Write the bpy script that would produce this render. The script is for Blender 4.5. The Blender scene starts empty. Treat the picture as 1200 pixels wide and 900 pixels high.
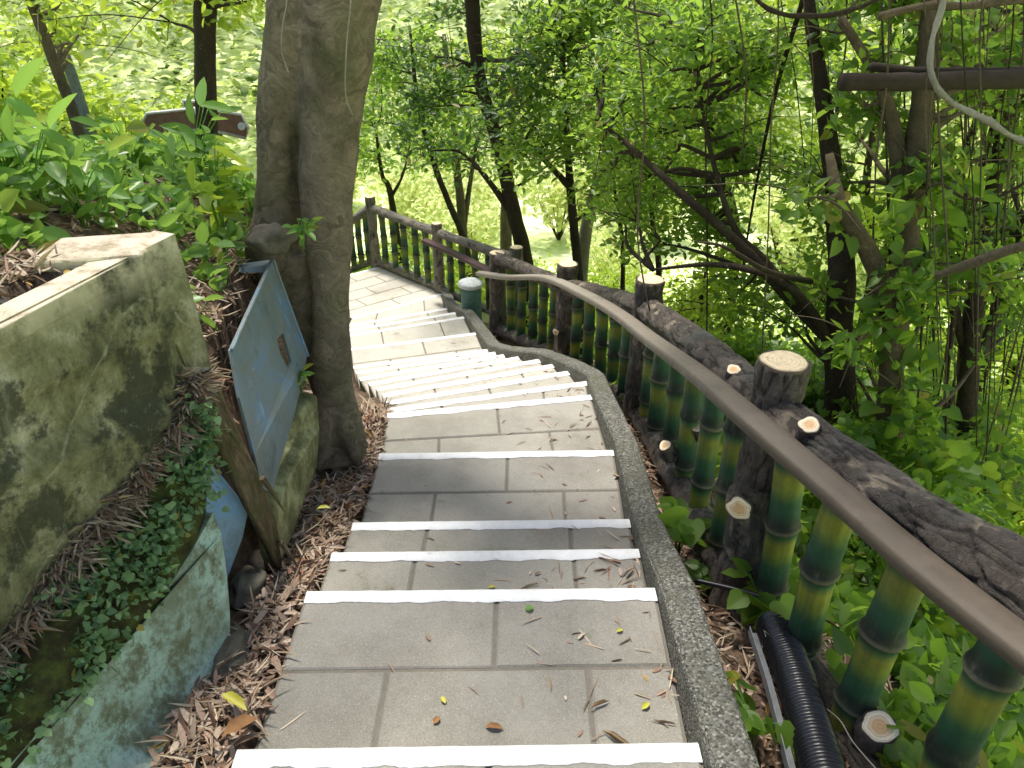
import bpy, bmesh, math, random
import numpy as np
from mathutils import Vector, Matrix, noise
R = math.radians
random.seed(7); RNG = np.random.default_rng(7)
scene = bpy.context.scene
col = scene.collection
EYE = 1.7; PITCH = 30.0; FPX = 900.0
cp, sp = math.cos(R(PITCH)), math.sin(R(PITCH))

# ---------------------------------------------------------------- survey helpers (pixel ray + known distance -> world point)
def ray(px, py):
    u = (450 - py) / FPX
    return Vector(((px - 600) / FPX, cp + sp * u, -sp + cp * u))
def at(px, py, Y): d = ray(px, py); t = Y / d.y; return Vector((d.x * t, Y, EYE + d.z * t))
def atd(px, py, drop): d = ray(px, py); t = -drop / d.z; return Vector((d.x * t, d.y * t, EYE - drop))
def W(x, y, drop): return Vector((x, y, EYE - drop))

# ---------------------------------------------------------------- mesh builder
class MB:
    def __init__(s): s.v = []; s.f = []; s.uv = {}; s.c = []; s.m = []
    def add(s, verts, faces, uvs=None, cols=None, mi=0):
        b = len(s.v); s.v += [tuple(v) for v in verts]
        for k, f in enumerate(faces):
            if uvs: s.uv[len(s.f)] = uvs[k]
            s.f.append(tuple(b + i for i in f)); s.m.append(mi)
        s.c += list(cols) if cols else [(0.5, 0.5, 0.5, 1)] * len(verts)
    def build(s, name, mats, parent=None, smooth=True, bevel=0, origin=None):
        me = bpy.data.meshes.new(name); org = Vector(origin) if origin else Vector((0, 0, 0))
        me.from_pydata([tuple(Vector(v) - org) for v in s.v], [], s.f)
        if s.uv:
            ul = me.uv_layers.new(name='UVMap')
            for fi, p in enumerate(me.polygons):
                if fi in s.uv:
                    for k, li in enumerate(p.loop_indices): ul.data[li].uv = s.uv[fi][k]
        ca = me.color_attributes.new('Col', 'FLOAT_COLOR', 'POINT')
        ca.data.foreach_set('color', np.array(s.c, dtype=np.float32).ravel())
        for mt in (mats if isinstance(mats, (list, tuple)) else [mats]): me.materials.append(mt)
        me.polygons.foreach_set('material_index', s.m)
        me.polygons.foreach_set('use_smooth', [smooth] * len(s.f))
        me.update()
        o = bpy.data.objects.new(name, me); col.objects.link(o); o.location = org
        if parent: o.parent = parent; o.location = org - world_loc(parent)
        if bevel:
            b = o.modifiers.new('bevel', 'BEVEL'); b.width = bevel; b.segments = 2; b.limit_method = 'ANGLE'; b.angle_limit = R(35)
        return o
def world_loc(o):
    p = Vector(o.location)
    while o.parent: o = o.parent; p += Vector(o.location)
    return p
def thing(name, label, cat, loc=(0, 0, 0), group=None):
    o = bpy.data.objects.new(name, None); o.empty_display_size = 0.1; col.objects.link(o); o.location = loc
    tag(o, label, cat, group); return o
def tag(o, label=None, cat=None, group=None, kind=None):
    if label: o['label'] = label
    if cat: o['category'] = cat
    if group: o['group'] = group
    if kind: o['kind'] = kind
    return o
def copy_tree(o, loc=None, rotz=0, scale=1, label=None, group=None):
    r = o.copy(); col.objects.link(r)
    if loc is not None: r.location = loc
    r.rotation_euler = (0, 0, rotz); r.scale = (scale,) * 3 if not isinstance(scale, tuple) else scale
    if label: r['label'] = label
    if group: r['group'] = group
    for ch in [c for c in bpy.data.objects if c.parent == o]:
        c = ch.copy(); col.objects.link(c); c.parent = r
    return r

def catmull(P, n):
    P = [Vector(p) for p in P]
    if len(P) < 3: return [P[0].lerp(P[-1], i / n) for i in range(n + 1)], [i / n for i in range(n + 1)]
    out, ts = [], []
    for i in range(len(P) - 1):
        a = P[i - 1] if i else P[0] * 2 - P[1]; b = P[i]; c = P[i + 1]; d = P[i + 2] if i + 2 < len(P) else P[-1] * 2 - P[-2]
        for k in range(n):
            t = k / n
            out.append(0.5 * ((2 * b) + (c - a) * t + (2 * a - 5 * b + 4 * c - d) * t * t + (3 * b - a - 3 * c + d) * t ** 3)); ts.append(i + t)
    out.append(P[-1]); ts.append(len(P) - 1.0)
    return out, ts
def lerp_list(L, t):
    i = min(int(t), len(L) - 2); return L[i] + (L[i + 1] - L[i]) * (t - i)

def tube(mb, pts, radii, seg=12, n=6, disp=None, cap=True, colf=None, mi=0, squash=1.0):
    """swept tube; disp(pos, nrm, s, ang) -> (radial offset, colour)"""
    P, ts = catmull(pts, n)
    if not isinstance(radii, (list, tuple)): radii = [radii] * len(pts)
    T = [(P[min(i + 1, len(P) - 1)] - P[max(i - 1, 0)]).normalized() for i in range(len(P))]
    ref = Vector((0, 0, 1)) if abs(T[0].z) < 0.9 else Vector((0, 1, 0))
    N = (ref - T[0] * ref.dot(T[0])).normalized(); s = 0
    vs, cs, fs, us = [], [], [], []; L = []
    for i, p in enumerate(P):
        if i: s += (p - P[i - 1]).length; N = (N - T[i] * N.dot(T[i])).normalized()
        B = T[i].cross(N); L.append(s); r = lerp_list(radii, ts[i]) if len(radii) > 1 else radii[0]
        for k in range(seg):
            a = 2 * math.pi * k / seg; d = N * math.cos(a) * squash + B * math.sin(a); c = (.5, .5, .5, 1); q = p + d * r
            if disp:
                off, c = disp(q, d, s, a, r); q = p + d * (r + off)
            elif colf: c = colf(q, s)
            vs.append(q); cs.append(c)
    for i in range(len(P) - 1):
        for k in range(seg):
            k2 = (k + 1) % seg
            fs.append((i * seg + k, i * seg + k2, (i + 1) * seg + k2, (i + 1) * seg + k))
            u0, u1 = k / seg, (k + 1) / seg
            us.append([(u0, L[i]), (u1, L[i]), (u1, L[i + 1]), (u0, L[i + 1])])
    if cap:
        for e, base in ((0, 0), (1, (len(P) - 1) * seg)):
            vs.append(P[0] if e == 0 else P[-1]); cs.append(cs[base]); c = len(vs) - 1
            for k in range(seg):
                k2 = (k + 1) % seg
                fs.append((c, base + k2, base + k) if e == 0 else (c, base + k, base + k2)); us.append([(0, 0)] * 3)
    mb.add(vs, fs, us, cs, mi)
    return mb

def disc(mb, c, nrm, r, seg=28, wob=0.06, seed=0.0, thick=0.006):
    nrm = Vector(nrm).normalized(); ref = Vector((0, 0, 1)) if abs(nrm.z) < .9 else Vector((1, 0, 0))
    a = ref.cross(nrm).normalized(); b = nrm.cross(a); vs = [Vector(c) + nrm * thick]; us = []
    rr = []
    for ring, (fr, h) in enumerate(((0.5, thick), (0.93, thick), (1.0, thick * .5), (1.0, -thick))):
        for k in range(seg):
            t = 2 * math.pi * k / seg; w = 1 + wob * noise.noise((math.cos(t) * 1.3 + seed, math.sin(t) * 1.3, seed * 3))
            vs.append(Vector(c) + (a * math.cos(t) + b * math.sin(t)) * r * fr * w + nrm * h); rr.append((.5 + math.cos(t) * fr * .5, .5 + math.sin(t) * fr * .5))
    fs = []; uv = []
    for k in range(seg):
        k2 = (k + 1) % seg; fs.append((0, 1 + k, 1 + k2)); uv.append([(.5, .5), rr[k], rr[k2]])
        for q in range(3):
            i0, i1 = q * seg + k, q * seg + k2
            fs.append((1 + i0, 1 + i0 + seg, 1 + i1 + seg, 1 + i1)); uv.append([rr[i0], rr[i0 + seg], rr[i1 + seg], rr[i1]])
    mb.add(vs, fs, uv)

# ---------------------------------------------------------------- materials
def mat(name, build, disp=False):
    m = bpy.data.materials.new(name); m.use_nodes = True; nt = m.node_tree; nt.nodes.clear()
    out = nt.nodes.new('ShaderNodeOutputMaterial'); g = G(nt); s = build(g); nt.links.new(s, out.inputs['Surface']); return m
class G:
    def __init__(s, nt): s.nt = nt
    def n(s, t, **kw):
        x = s.nt.nodes.new(t)
        for k, v in kw.items():
            if k == 'inp':
                for a, b in v.items():
                    if hasattr(b, 'links') or isinstance(b, bpy.types.NodeSocket): s.nt.links.new(b, x.inputs[a])
                    else: x.inputs[a].default_value = b
            else: setattr(x, k, v)
        return x
    def obj(s): return s.n('ShaderNodeTexCoord').outputs['Object']
    def pos(s): return s.n('ShaderNodeNewGeometry').outputs['Position']
    def uv(s): return s.n('ShaderNodeTexCoord').outputs['UV']
    def col(s): return s.n('ShaderNodeAttribute', attribute_name='Col').outputs['Color']
    def mp(s, v, sc=(1, 1, 1), loc=(0, 0, 0), rot=(0, 0, 0)): return s.n('ShaderNodeMapping', inp={'Vector': v, 'Scale': sc, 'Location': loc, 'Rotation': rot}).outputs[0]
    def noise(s, v, scale=5, detail=6, rough=.6, dist=0.0): return s.n('ShaderNodeTexNoise', inp={'Vector': v, 'Scale': scale, 'Detail': detail, 'Roughness': rough, 'Distortion': dist}).outputs[0]
    def voro(s, v, scale=5, feature='F1', out='Distance', rnd=1.0): return s.n('ShaderNodeTexVoronoi', feature=feature, inp={'Vector': v, 'Scale': scale, 'Randomness': rnd}).outputs[out]
    def ramp(s, f, stops, interp='LINEAR'):
        r = s.n('ShaderNodeValToRGB', inp={'Fac': f}); cr = r.color_ramp; cr.interpolation = interp
        while len(cr.elements) < len(stops): cr.elements.new(0.5)
        for e, (p, c) in zip(cr.elements, stops): e.position = p; e.color = (*c, 1) if len(c) == 3 else c
        return r.outputs[0]
    def fr(s, f, a, b, c=0.0, d=1.0): return s.n('ShaderNodeMapRange', inp={'Value': f, 'From Min': a, 'From Max': b, 'To Min': c, 'To Max': d}).outputs[0]
    def mix(s, f, a, b, mode='MIX'):
        x = s.n('ShaderNodeMix', data_type='RGBA', blend_type=mode)
        for i, v in ((0, f), (6, a), (7, b)):
            if isinstance(v, bpy.types.NodeSocket): s.nt.links.new(v, x.inputs[i])
            else: x.inputs[i].default_value = v if i == 0 else (*v, 1)
        return x.outputs[2]
    def m(s, op, a, b=0.0, c=None):
        x = s.n('ShaderNodeMath', operation=op)
        for i, v in enumerate((a, b) if c is None else (a, b, c)):
            if isinstance(v, bpy.types.NodeSocket): s.nt.links.new(v, x.inputs[i])
            else: x.inputs[i].default_value = v
        return x.outputs[0]
    def bump(s, h, strength=.5, dist=.01, nrm=None):
        i = {'Height': h, 'Strength': strength, 'Distance': dist}
        if nrm is not None: i['Normal'] = nrm
        return s.n('ShaderNodeBump', inp=i).outputs[0]
    def pbr(s, base, rough=.8, nrm=None, spec=.3, **kw):
        i = {'Base Color': base if isinstance(base, bpy.types.NodeSocket) else (*base, 1), 'Roughness': rough, 'Specular IOR Level': spec}
        if nrm is not None: i['Normal'] = nrm
        i.update(kw); return s.n('ShaderNodeBsdfPrincipled', inp=i).outputs[0]

def m_slab(g):
    p = g.pos(); c = g.mix(g.noise(p, 3, 5), (.25, .238, .205), (.385, .368, .322))
    c = g.mix(g.fr(g.noise(g.mp(p, loc=(3, 1, 2)), 1.3, 8, .7), .46, .66), c, (.19, .178, .148))
    sp_ = g.fr(g.noise(p, 260, 2, .7), .35, .68)
    c = g.mix(.26, c, g.mix(sp_, (.11, .10, .085), (.50, .47, .41)))
    c = g.mix(g.fr(g.voro(p, 120), .16, .05), c, (.6, .58, .52))
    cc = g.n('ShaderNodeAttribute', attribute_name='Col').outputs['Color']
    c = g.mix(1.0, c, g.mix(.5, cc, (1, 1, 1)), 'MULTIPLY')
    c = g.mix(g.fr(g.noise(p, 7, 6, .75), .60, .72), c, (.16, .17, .10))
    h = g.m('ADD', g.noise(p, 260, 3), g.m('MULTIPLY', g.noise(p, 25, 4), 1.2))
    return g.pbr(c, .9, g.bump(h, .5, .004))
def m_grout(g):
    p = g.pos(); return g.pbr(g.mix(g.noise(p, 30, 6), (.12, .108, .085), (.24, .215, .175)), .95, g.bump(g.noise(p, 120), .8, .004))
def m_white(g):
    p = g.pos(); c = g.mix(g.fr(g.noise(p, 18, 8, .7), .35, .7), (.74, .74, .72), (.86, .86, .85))
    c = g.mix(g.fr(g.m('ADD', g.noise(p, 70, 8, .8), g.m('MULTIPLY', g.noise(p, 6, 3), .22)), .70, .78, 0, .8), c, (.40, .38, .33))
    return g.pbr(c, .6, g.bump(g.noise(p, 150, 4), .4, .003))
def m_kerb(g):
    p = g.pos(); v = g.n('ShaderNodeTexVoronoi', inp={'Vector': p, 'Scale': 130.0}); k = v.outputs['Color']
    k2 = g.n('ShaderNodeSeparateColor', inp={0: k}).outputs[0]
    c = g.ramp(k2, [(0, (.06, .058, .048)), (.4, (.14, .136, .115)), (.8, (.21, .205, .175)), (1, (.36, .35, .30))])
    c = g.mix(g.fr(g.noise(p, 5, 6, .7), .48, .66, 0, .6), c, (.12, .12, .075))
    c = g.mix(g.fr(g.noise(p, 2.2, 4, .7), .5, .7, 0, .6), c, (.07, .07, .05))
    return g.pbr(c, .9, g.bump(g.m('MULTIPLY', v.outputs['Distance'], -1.0), 1.0, .008))
def m_log(g):           # painted cement bark
    p = g.obj(); a = g.n('ShaderNodeSeparateColor', inp={0: g.col()}); crack = a.outputs[0]; along = a.outputs[1]
    c = g.ramp(g.noise(p, 9, 8, .7), [(.25, (.050, .038, .031)), (.5, (.12, .094, .077)), (.75, (.24, .20, .17))])
    c = g.mix(g.fr(g.noise(g.mp(p, loc=(5, 2, 1)), 3.5, 4, .6), .53, .68, 0, .7), c, (.085, .105, .095))
    c = g.mix(g.fr(g.noise(p, 30, 8, .75), .56, .72, 0, .75), c, (.36, .31, .26))
    y = g.n('ShaderNodeSeparateXYZ', inp={0: g.pos()}).outputs[1]
    c = g.mix(g.fr(y, 7.2, 8.2, 0, .65), c, (.30, .27, .22))
    c = g.mix(g.fr(crack, .35, .0), c, (.018, .013, .010))
    c = g.mix(g.m('MULTIPLY', g.fr(crack, .55, .30), g.fr(g.noise(p, 6, 4), .52, .62)), c, (.40, .33, .24))
    h = g.m('ADD', g.m('MULTIPLY', g.noise(p, 38, 10, .8, 1.2), 2.2), g.m('MULTIPLY', g.fr(g.voro(p, 42, 'DISTANCE_TO_EDGE'), 0, .08), .5))
    return g.pbr(c, g.fr(g.noise(p, 20, 3), .3, .7, .45, .85), g.bump(h, .9, .012), .4)
def m_cut(g):           # cream cut face with rings
    uv = g.uv(); d = g.n('ShaderNodeVectorMath', operation='DISTANCE', inp={0: uv, 1: (.5, .5, 0)}).outputs['Value']
    dd = g.m('ADD', d, g.m('MULTIPLY', g.noise(uv, 5, 4), .10)); w = g.m('SINE', g.m('MULTIPLY', dd, 70))
    c = g.mix(g.fr(w, .4, 1, 0, .5), (.82, .66, .42), (.52, .36, .18))
    c = g.mix(g.fr(g.noise(g.pos(), 40, 6, .75), .5, .72, 0, .8), c, (.36, .29, .18))
    c = g.mix(g.fr(d, .44, .49), c, (.12, .085, .055))
    return g.pbr(c, .75, g.bump(g.noise(g.pos(), 120, 5), .5, .003))
def m_cut2(g):
    uv = g.uv(); d = g.n('ShaderNodeVectorMath', operation='DISTANCE', inp={0: uv, 1: (.5, .5, 0)}).outputs['Value']
    w = g.m('SINE', g.m('MULTIPLY', g.m('ADD', d, g.m('MULTIPLY', g.noise(uv, 4, 4), .12)), 55))
    c = g.mix(g.fr(d, .18, .38), (.82, .50, .24), (.98, .84, .60)); c = g.mix(g.fr(w, .5, 1, 0, .45), c, (.45, .27, .12))
    c = g.mix(g.fr(g.noise(g.pos(), 60, 6, .75), .55, .72, 0, .7), c, (.35, .27, .17)); c = g.mix(g.fr(d, .45, .49), c, (.16, .11, .07)); return g.pbr(c, .75)
def m_bamboo(g):
    p = g.obj(); c = g.mix(.92, (.06, .065, .05), g.col())
    c = g.mix(g.fr(g.noise(p, 5, 8, .8), .45, .62, 0, .35), c, (.04, .07, .035))
    c = g.mix(g.fr(g.noise(g.mp(p, (30, 30, 2)), 1, 6, .8), .56, .7, 0, .5), c, (.22, .21, .14))
    c = g.mix(g.fr(g.noise(g.mp(p, (60, 60, 3)), 1, 5), .35, .7, 0, .35), c, (.02, .035, .015))
    c = g.mix(g.fr(g.noise(p, 14, 6, .8), .62, .75, 0, .6), c, (.16, .15, .10))
    return g.pbr(c, g.fr(g.noise(p, 20, 4), .3, .7, .5, .8), g.bump(g.noise(g.mp(p, (50, 50, 4)), 1, 6), .35, .005), .45)
def m_rail(g):
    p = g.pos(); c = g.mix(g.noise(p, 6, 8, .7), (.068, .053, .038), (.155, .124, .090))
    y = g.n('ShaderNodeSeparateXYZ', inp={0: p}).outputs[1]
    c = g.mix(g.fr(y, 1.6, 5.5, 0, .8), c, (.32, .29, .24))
    c = g.mix(g.fr(g.noise(g.mp(p, (1, 1, 1)), 50, 8, .8), .6, .74, 0, .6), c, (.07, .055, .045))
    c = g.mix(g.fr(g.noise(p, 2.5, 6, .7), .55, .7, 0, .5), c, (.20, .15, .11))
    return g.pbr(c, g.fr(g.noise(p, 12, 6, .7), .35, .65, .45, .8), g.bump(g.m('ADD', g.noise(p, 90, 6), g.m('MULTIPLY', g.noise(p, 9, 6), 2.0)), .35, .004), .35)
def m_bark(c0, c1, c2=(.05, .04, .03), green=.5, ring=True):
    def f(g):
        p = g.pos(); q = g.mp(g.n('ShaderNodeVectorMath', operation='ADD', inp={0: p, 1: g.n('ShaderNodeTexNoise', inp={'Vector': p, 'Scale': 4.0, 'Detail': 4.0}).outputs[1]}).outputs[0], (4, 4, 24) if ring else (45, 45, 6))
        a = g.noise(q, 1, 8, .7, .4); c = g.mix(g.fr(a, .3, .7), c0, c1)
        c = g.mix(g.fr(g.noise(p, 3, 6, .7), .45, .7, 0, .8), c, c2)
        c = g.mix(g.fr(g.noise(g.mp(p, loc=(4, 4, 9)), 2.2, 8, .75), .48, .66, 0, green), c, (.085, .10, .035))
        c = g.mix(g.fr(g.noise(p, 38, 4, .8), .63, .72, 0, .6), c, (.38, .34, .27))
        h = g.m('ADD', g.m('MULTIPLY', a, 1.0), g.m('MULTIPLY', g.noise(p, 60, 6), .5))
        return g.pbr(c, .9, g.bump(h, .8, .014), .2)
    return f
def m_leaf(dark, light, trans, tw=.45, rough=.42):
    def f(g):
        r = g.n('ShaderNodeNewGeometry').outputs['Random Per Island']; oi = g.n('ShaderNodeObjectInfo').outputs['Random']
        k = g.m('FRACT', g.m('ADD', r, oi)); c = g.mix(k, dark, light)
        k2 = g.m('FRACT', g.m('MULTIPLY', g.m('ADD', r, .13), 37.7)); c = g.mix(g.fr(k2, .94, .96), c, (.30, .22, .04))
        nn = g.noise(g.pos(), 1.1, 3); c = g.mix(g.fr(nn, .35, .65, 0, .45), c, dark)
        tr = g.mix(.75, c, trans)
        a = g.pbr(c, rough, None, .45); b = g.n('ShaderNodeBsdfTranslucent', inp={'Color': tr}).outputs[0]
        return g.n('ShaderNodeMixShader', inp={0: tw, 1: a, 2: b}).outputs[0]
    return f
def m_litter(g):
    r = g.n('ShaderNodeNewGeometry').outputs['Random Per Island']
    c = g.ramp(r, [(0, (.13, .07, .045)), (.25, (.26, .16, .10)), (.5, (.38, .26, .18)), (.75, (.50, .38, .28)), (.93, (.64, .53, .42)), (.97, (.34, .13, .06)), (1, (.45, .32, .07))])
    c = g.mix(g.fr(g.noise(g.pos(), 120, 3), .3, .7, 0, .4), c, (.12, .07, .05))
    return g.pbr(c, .7)
def m_straw(g):
    r = g.n('ShaderNodeNewGeometry').outputs['Random Per Island']
    return g.pbr(g.ramp(r, [(0, (.17, .11, .075)), (.4, (.36, .275, .19)), (.8, (.56, .47, .34)), (1, (.28, .13, .07))]), .7)
def m_soil(g):
    p = g.pos(); c = g.ramp(g.noise(p, 25, 10, .75), [(.3, (.05, .033, .022)), (.5, (.14, .095, .062)), (.7, (.25, .18, .12))])
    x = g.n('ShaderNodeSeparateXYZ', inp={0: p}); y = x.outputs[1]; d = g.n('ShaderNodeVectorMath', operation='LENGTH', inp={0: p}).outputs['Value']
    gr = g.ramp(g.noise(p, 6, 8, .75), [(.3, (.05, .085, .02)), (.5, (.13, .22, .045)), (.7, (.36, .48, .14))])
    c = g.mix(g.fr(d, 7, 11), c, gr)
    bright = g.ramp(g.noise(p, 1.2, 8, .75), [(.3, (.35, .48, .12)), (.5, (.78, .86, .46)), (.7, (.96, .98, .80))])  # far ground near white: sun glare put into its colour
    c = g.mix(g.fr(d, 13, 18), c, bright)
    return g.pbr(c, .95, g.bump(g.noise(p, 40, 8, .7), .8, .02))
def m_mosswall(g):      # barrier front: pale paint under algae and moss
    p = g.pos(); n1 = g.noise(g.mp(p, (1, 1, .7)), 7, 12, .74, .3); n2 = g.noise(g.mp(p, (1, 1, 1), (7, 3, 1)), 3.3, 10, .7)
    st = g.noise(g.mp(p, (14, 14, 1.5)), 1, 8, .7)
    c = g.ramp(n1, [(.32, (.055, .058, .034)), (.42, (.12, .12, .06)), (.52, (.21, .205, .11)), (.60, (.34, .33, .22)), (.72, (.52, .50, .40))])
    c = g.mix(g.fr(n2, .50, .55, 0, .85), c, (.032, .036, .022))
    wv = g.m('MULTIPLY', .35, g.fr(g.m('ABSOLUTE', g.m('SUBTRACT', g.noise(g.mp(p, (1, .6, 1), (9, 1, 3)), 2.2, 1, .3), .5)), .006, .001))
    c = g.mix(g.m('MULTIPLY', wv, g.fr(g.noise(p, 20, 6, .8), .42, .55)), c, (.45, .45, .34))
    c = g.mix(g.fr(st, .60, .74, 0, .55), c, (.36, .37, .25))
    c = g.mix(g.fr(g.noise(p, 38, 9, .85), .52, .64, 0, .6), c, (.035, .04, .02))
    c = g.mix(g.fr(g.noise(g.mp(p, loc=(8, 8, 2)), 26, 9, .85), .56, .66, 0, .55), c, (.34, .34, .22))
    z = g.n('ShaderNodeSeparateXYZ', inp={0: p}).outputs[2]
    c = g.mix(g.m('MULTIPLY', g.fr(z, .86, .97), g.fr(g.noise(p, 9, 8, .7), .36, .54)), c, (.56, .51, .36))
    nz = g.n('ShaderNodeSeparateXYZ', inp={0: g.n('ShaderNodeNewGeometry').outputs['Normal']}).outputs[2]
    top = g.mix(g.fr(g.noise(p, 12, 10, .75), .45, .62), (.70, .60, .45), (.34, .27, .18))
    c = g.mix(g.fr(nz, .6, .85), c, top)
    return g.pbr(c, .85, g.bump(g.m('ADD', g.noise(p, 70, 8, .7), n1), .6, .008))
def m_turq(g):
    p = g.pos(); n1 = g.noise(p, 9, 12, .78, .2); c = g.ramp(n1, [(.34, (.08, .085, .05)), (.45, (.20, .23, .15)), (.52, (.36, .50, .42)), (.66, (.48, .62, .54)), (.85, (.6, .68, .60))])
    c = g.mix(g.fr(g.noise(g.mp(p, (1, 1, 1), (4, 2, 2)), 4, 9, .75), .48, .63, 0, .8), c, (.17, .18, .10))
    c = g.mix(g.fr(g.noise(p, 55, 5, .8), .56, .66, 0, .75), c, (.12, .12, .075))
    return g.pbr(c, .8, g.bump(n1, .5, .006))
def m_blue(g):
    p = g.pos(); n1 = g.noise(p, 4, 10, .7, .5); c = g.ramp(n1, [(.3, (.10, .13, .14)), (.45, (.17, .22, .24)), (.53, (.19, .25, .29)), (.60, (.15, .25, .38)), (.72, (.38, .50, .58))])
    c = g.mix(g.fr(g.noise(g.mp(p, (1, 1, 1), (2, 6, 2)), 6, 9, .75), .46, .62, 0, .85), c, (.20, .21, .19))
    c = g.mix(g.fr(g.noise(g.mp(p, (16, 16, 2), (1, 1, 2)), 1, 8, .75), .58, .7, 0, .7), c, (.10, .085, .06))
    c = g.mix(g.fr(g.noise(p, 40, 6, .8), .60, .68, 0, .6), c, (.07, .07, .055))
    return g.pbr(c, .6, g.bump(g.noise(p, 30, 8), .4, .005))
def m_blue2(g):
    p = g.pos(); c = g.ramp(g.noise(p, 7, 10, .7, .5), [(.3, (.16, .22, .26)), (.5, (.24, .38, .52)), (.62, (.20, .38, .62)), (.8, (.50, .58, .62))])
    c = g.mix(g.fr(g.noise(p, 12, 9, .8), .52, .66, 0, .6), c, (.20, .19, .15)); return g.pbr(c, .65, g.bump(g.noise(p, 30, 8), .4, .005))
def m_lichen(g):
    p = g.pos(); n1 = g.noise(p, 8, 12, .75); c = g.ramp(n1, [(.34, (.07, .07, .03)), (.48, (.18, .18, .08)), (.58, (.33, .33, .17)), (.75, (.50, .49, .30))])
    c = g.mix(g.fr(g.noise(g.mp(p, (6, 6, 1.5), (3, 3, 3)), 3, 8, .7), .52, .66, 0, .7), c, (.11, .10, .045))
    return g.pbr(c, .85, g.bump(n1, .6, .008))
def m_moss(g):
    p = g.pos(); c = g.ramp(g.noise(p, 14, 9, .75), [(.3, (.03, .022, .012)), (.45, (.06, .055, .02)), (.6, (.12, .15, .028)), (.8, (.24, .28, .06))])
    return g.pbr(c, .95, g.bump(g.noise(p, 90, 8, .8), 1, .012))
def m_wood(g):
    p = g.obj(); c = g.ramp(g.noise(g.mp(p, (40, 40, 4)), 1, 9, .7, .5), [(.3, (.045, .032, .02)), (.5, (.13, .095, .055)), (.7, (.27, .20, .12))])
    c = g.mix(g.fr(g.noise(p, 7, 6, .7), .45, .6, 0, .8), c, (.07, .08, .025))
    return g.pbr(c, .9, g.bump(g.noise(g.mp(p, (60, 60, 5)), 1, 8), 1, .01))
def flat(c, rough=.6, spec=.3, n=.15):
    def f(g):
        p = g.obj(); return g.pbr(g.mix(g.fr(g.noise(p, 25, 8, .7), .4, .7, 0, 1), c, tuple(x * (1 - n * 2.5) for x in c)), rough, g.bump(g.noise(p, 80), .2, .003), spec)
    return f
M = {k: mat(k, v) for k, v in dict(slab=m_slab, grout=m_grout, white=m_white, kerb=m_kerb, log=m_log, cut=m_cut, cut2=m_cut2, bamboo=m_bamboo, rail=m_rail,
    treebark=m_bark((.10, .078, .052), (.34, .275, .195), (.035, .027, .02), .6), darkbark=m_bark((.028, .020, .014), (.085, .06, .04), (.03, .022, .015), .3, False),
    palebark=m_bark((.20, .17, .11), (.38, .34, .24), (.15, .13, .08), .35, False), vinebark=m_bark((.10, .075, .045), (.22, .17, .11), (.05, .04, .025), .2, False),
    paleVine=m_bark((.30, .28, .22), (.46, .43, .36), (.2, .18, .14), .1, False),
    leaf=m_leaf((.045, .105, .014), (.15, .27, .035), (.48, .72, .08), .55), leafdark=m_leaf((.018, .05, .010), (.06, .13, .025), (.18, .34, .04), .4),
    leafbright=m_leaf((.16, .27, .02), (.42, .56, .06), (.76, .92, .10), .52), leafpale=m_leaf((.34, .46, .08), (.92, .96, .48), (.98, 1.0, .55), .5),  # leafpale: full sun on the foliage put into the leaf colour
    plant=m_leaf((.08, .18, .03), (.22, .42, .08), (.48, .74, .12), .42, .33), creeper=m_leaf((.12, .22, .09), (.30, .46, .22), (.32, .5, .2), .35),
    litter=m_litter, strawm=m_straw, soil=m_soil, mosswall=m_mosswall, turq=m_turq, blue=m_blue, blue2=m_blue2, lichen=m_lichen, moss=m_moss, wood=m_wood,
    blackplastic=flat((.012, .012, .014), .32, .5, .1), greymetal=flat((.17, .18, .19), .5, .5), sign=flat((.26, .14, .10), .5), signwhite=flat((.72, .70, .68), .5),
    teal=flat((.12, .22, .19), .7), lidgrey=flat((.66, .69, .67), .6), rock=flat((.14, .125, .095), .9, .2, .2), wire=flat((.35, .33, .28), .5),
    planks=flat((.045, .032, .022), .85), maroon=flat((.085, .045, .038), .5), pole=flat((.22, .25, .25), .6), straw=flat((.42, .31, .18), .8), yellow=flat((.45, .42, .05), .5, .4, .1), brown=flat((.28, .14, .05), .7)).items()}

# ---------------------------------------------------------------- the stair line (nosing left, nosing right, drop below the eye)
NOS = [((277, 880), (819, 872), 1.81), ((359, 694), (768, 690), 1.925), ((388.5, 648.5), (749, 644), 2.04), ((413, 613), (738, 609), 2.155),
       ((444, 532), (719, 528), 2.27), ((453, 485), (692, 463), 2.385), ((453, 479), (687, 447), 2.5), ((451, 471), (665, 435), 2.615),
       ((447, 462), (647, 427), 2.73), ((440, 455), (631, 421), 2.845), ((436, 448), (607, 418), 2.96), ((432, 441), (590, 415.5), 3.075),
       ((428, 434), (580, 412.5), 3.19), ((426, 428), (571, 409.5), 3.305), ((423, 407), (557, 390), 3.42), ((413, 392), (543, 371), 3.535),
       ((412, 386), (533, 366), 3.65), ((412, 380), (523, 361), 3.765), ((412, 373), (517, 344), 3.88)]
steps = []
for i, (l, r, d) in enumerate(NOS):
    Lp, Rp = atd(*l, d), atd(*r, d)
    w = (Lp - Rp).length
    if i >= 8: Lp = Rp + (Lp - Rp).normalized() * max(w, 1.24)
    steps.append((Lp, Rp, d))
back0 = (Vector((-.72, .62, EYE - 1.81)), Vector((.48, .60, EYE - 1.81)), 1.81)
end_l, end_r = W(-2.75, 9.15, 3.88), W(-1.80, 9.98, 3.88)
steps.append((end_l, end_r, 3.88))
fin_l, fin_r = W(-3.9, 9.9, 4.3), W(-3.1, 10.9, 4.3)
CL = [((a + b) / 2, d) for a, b, d in [(Vector((-.72, -.6, EYE - 1.7)), Vector((.48, -.6, EYE - 1.7)), 1.6), back0] + steps + [(fin_l, fin_r, 4.4)]]
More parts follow.
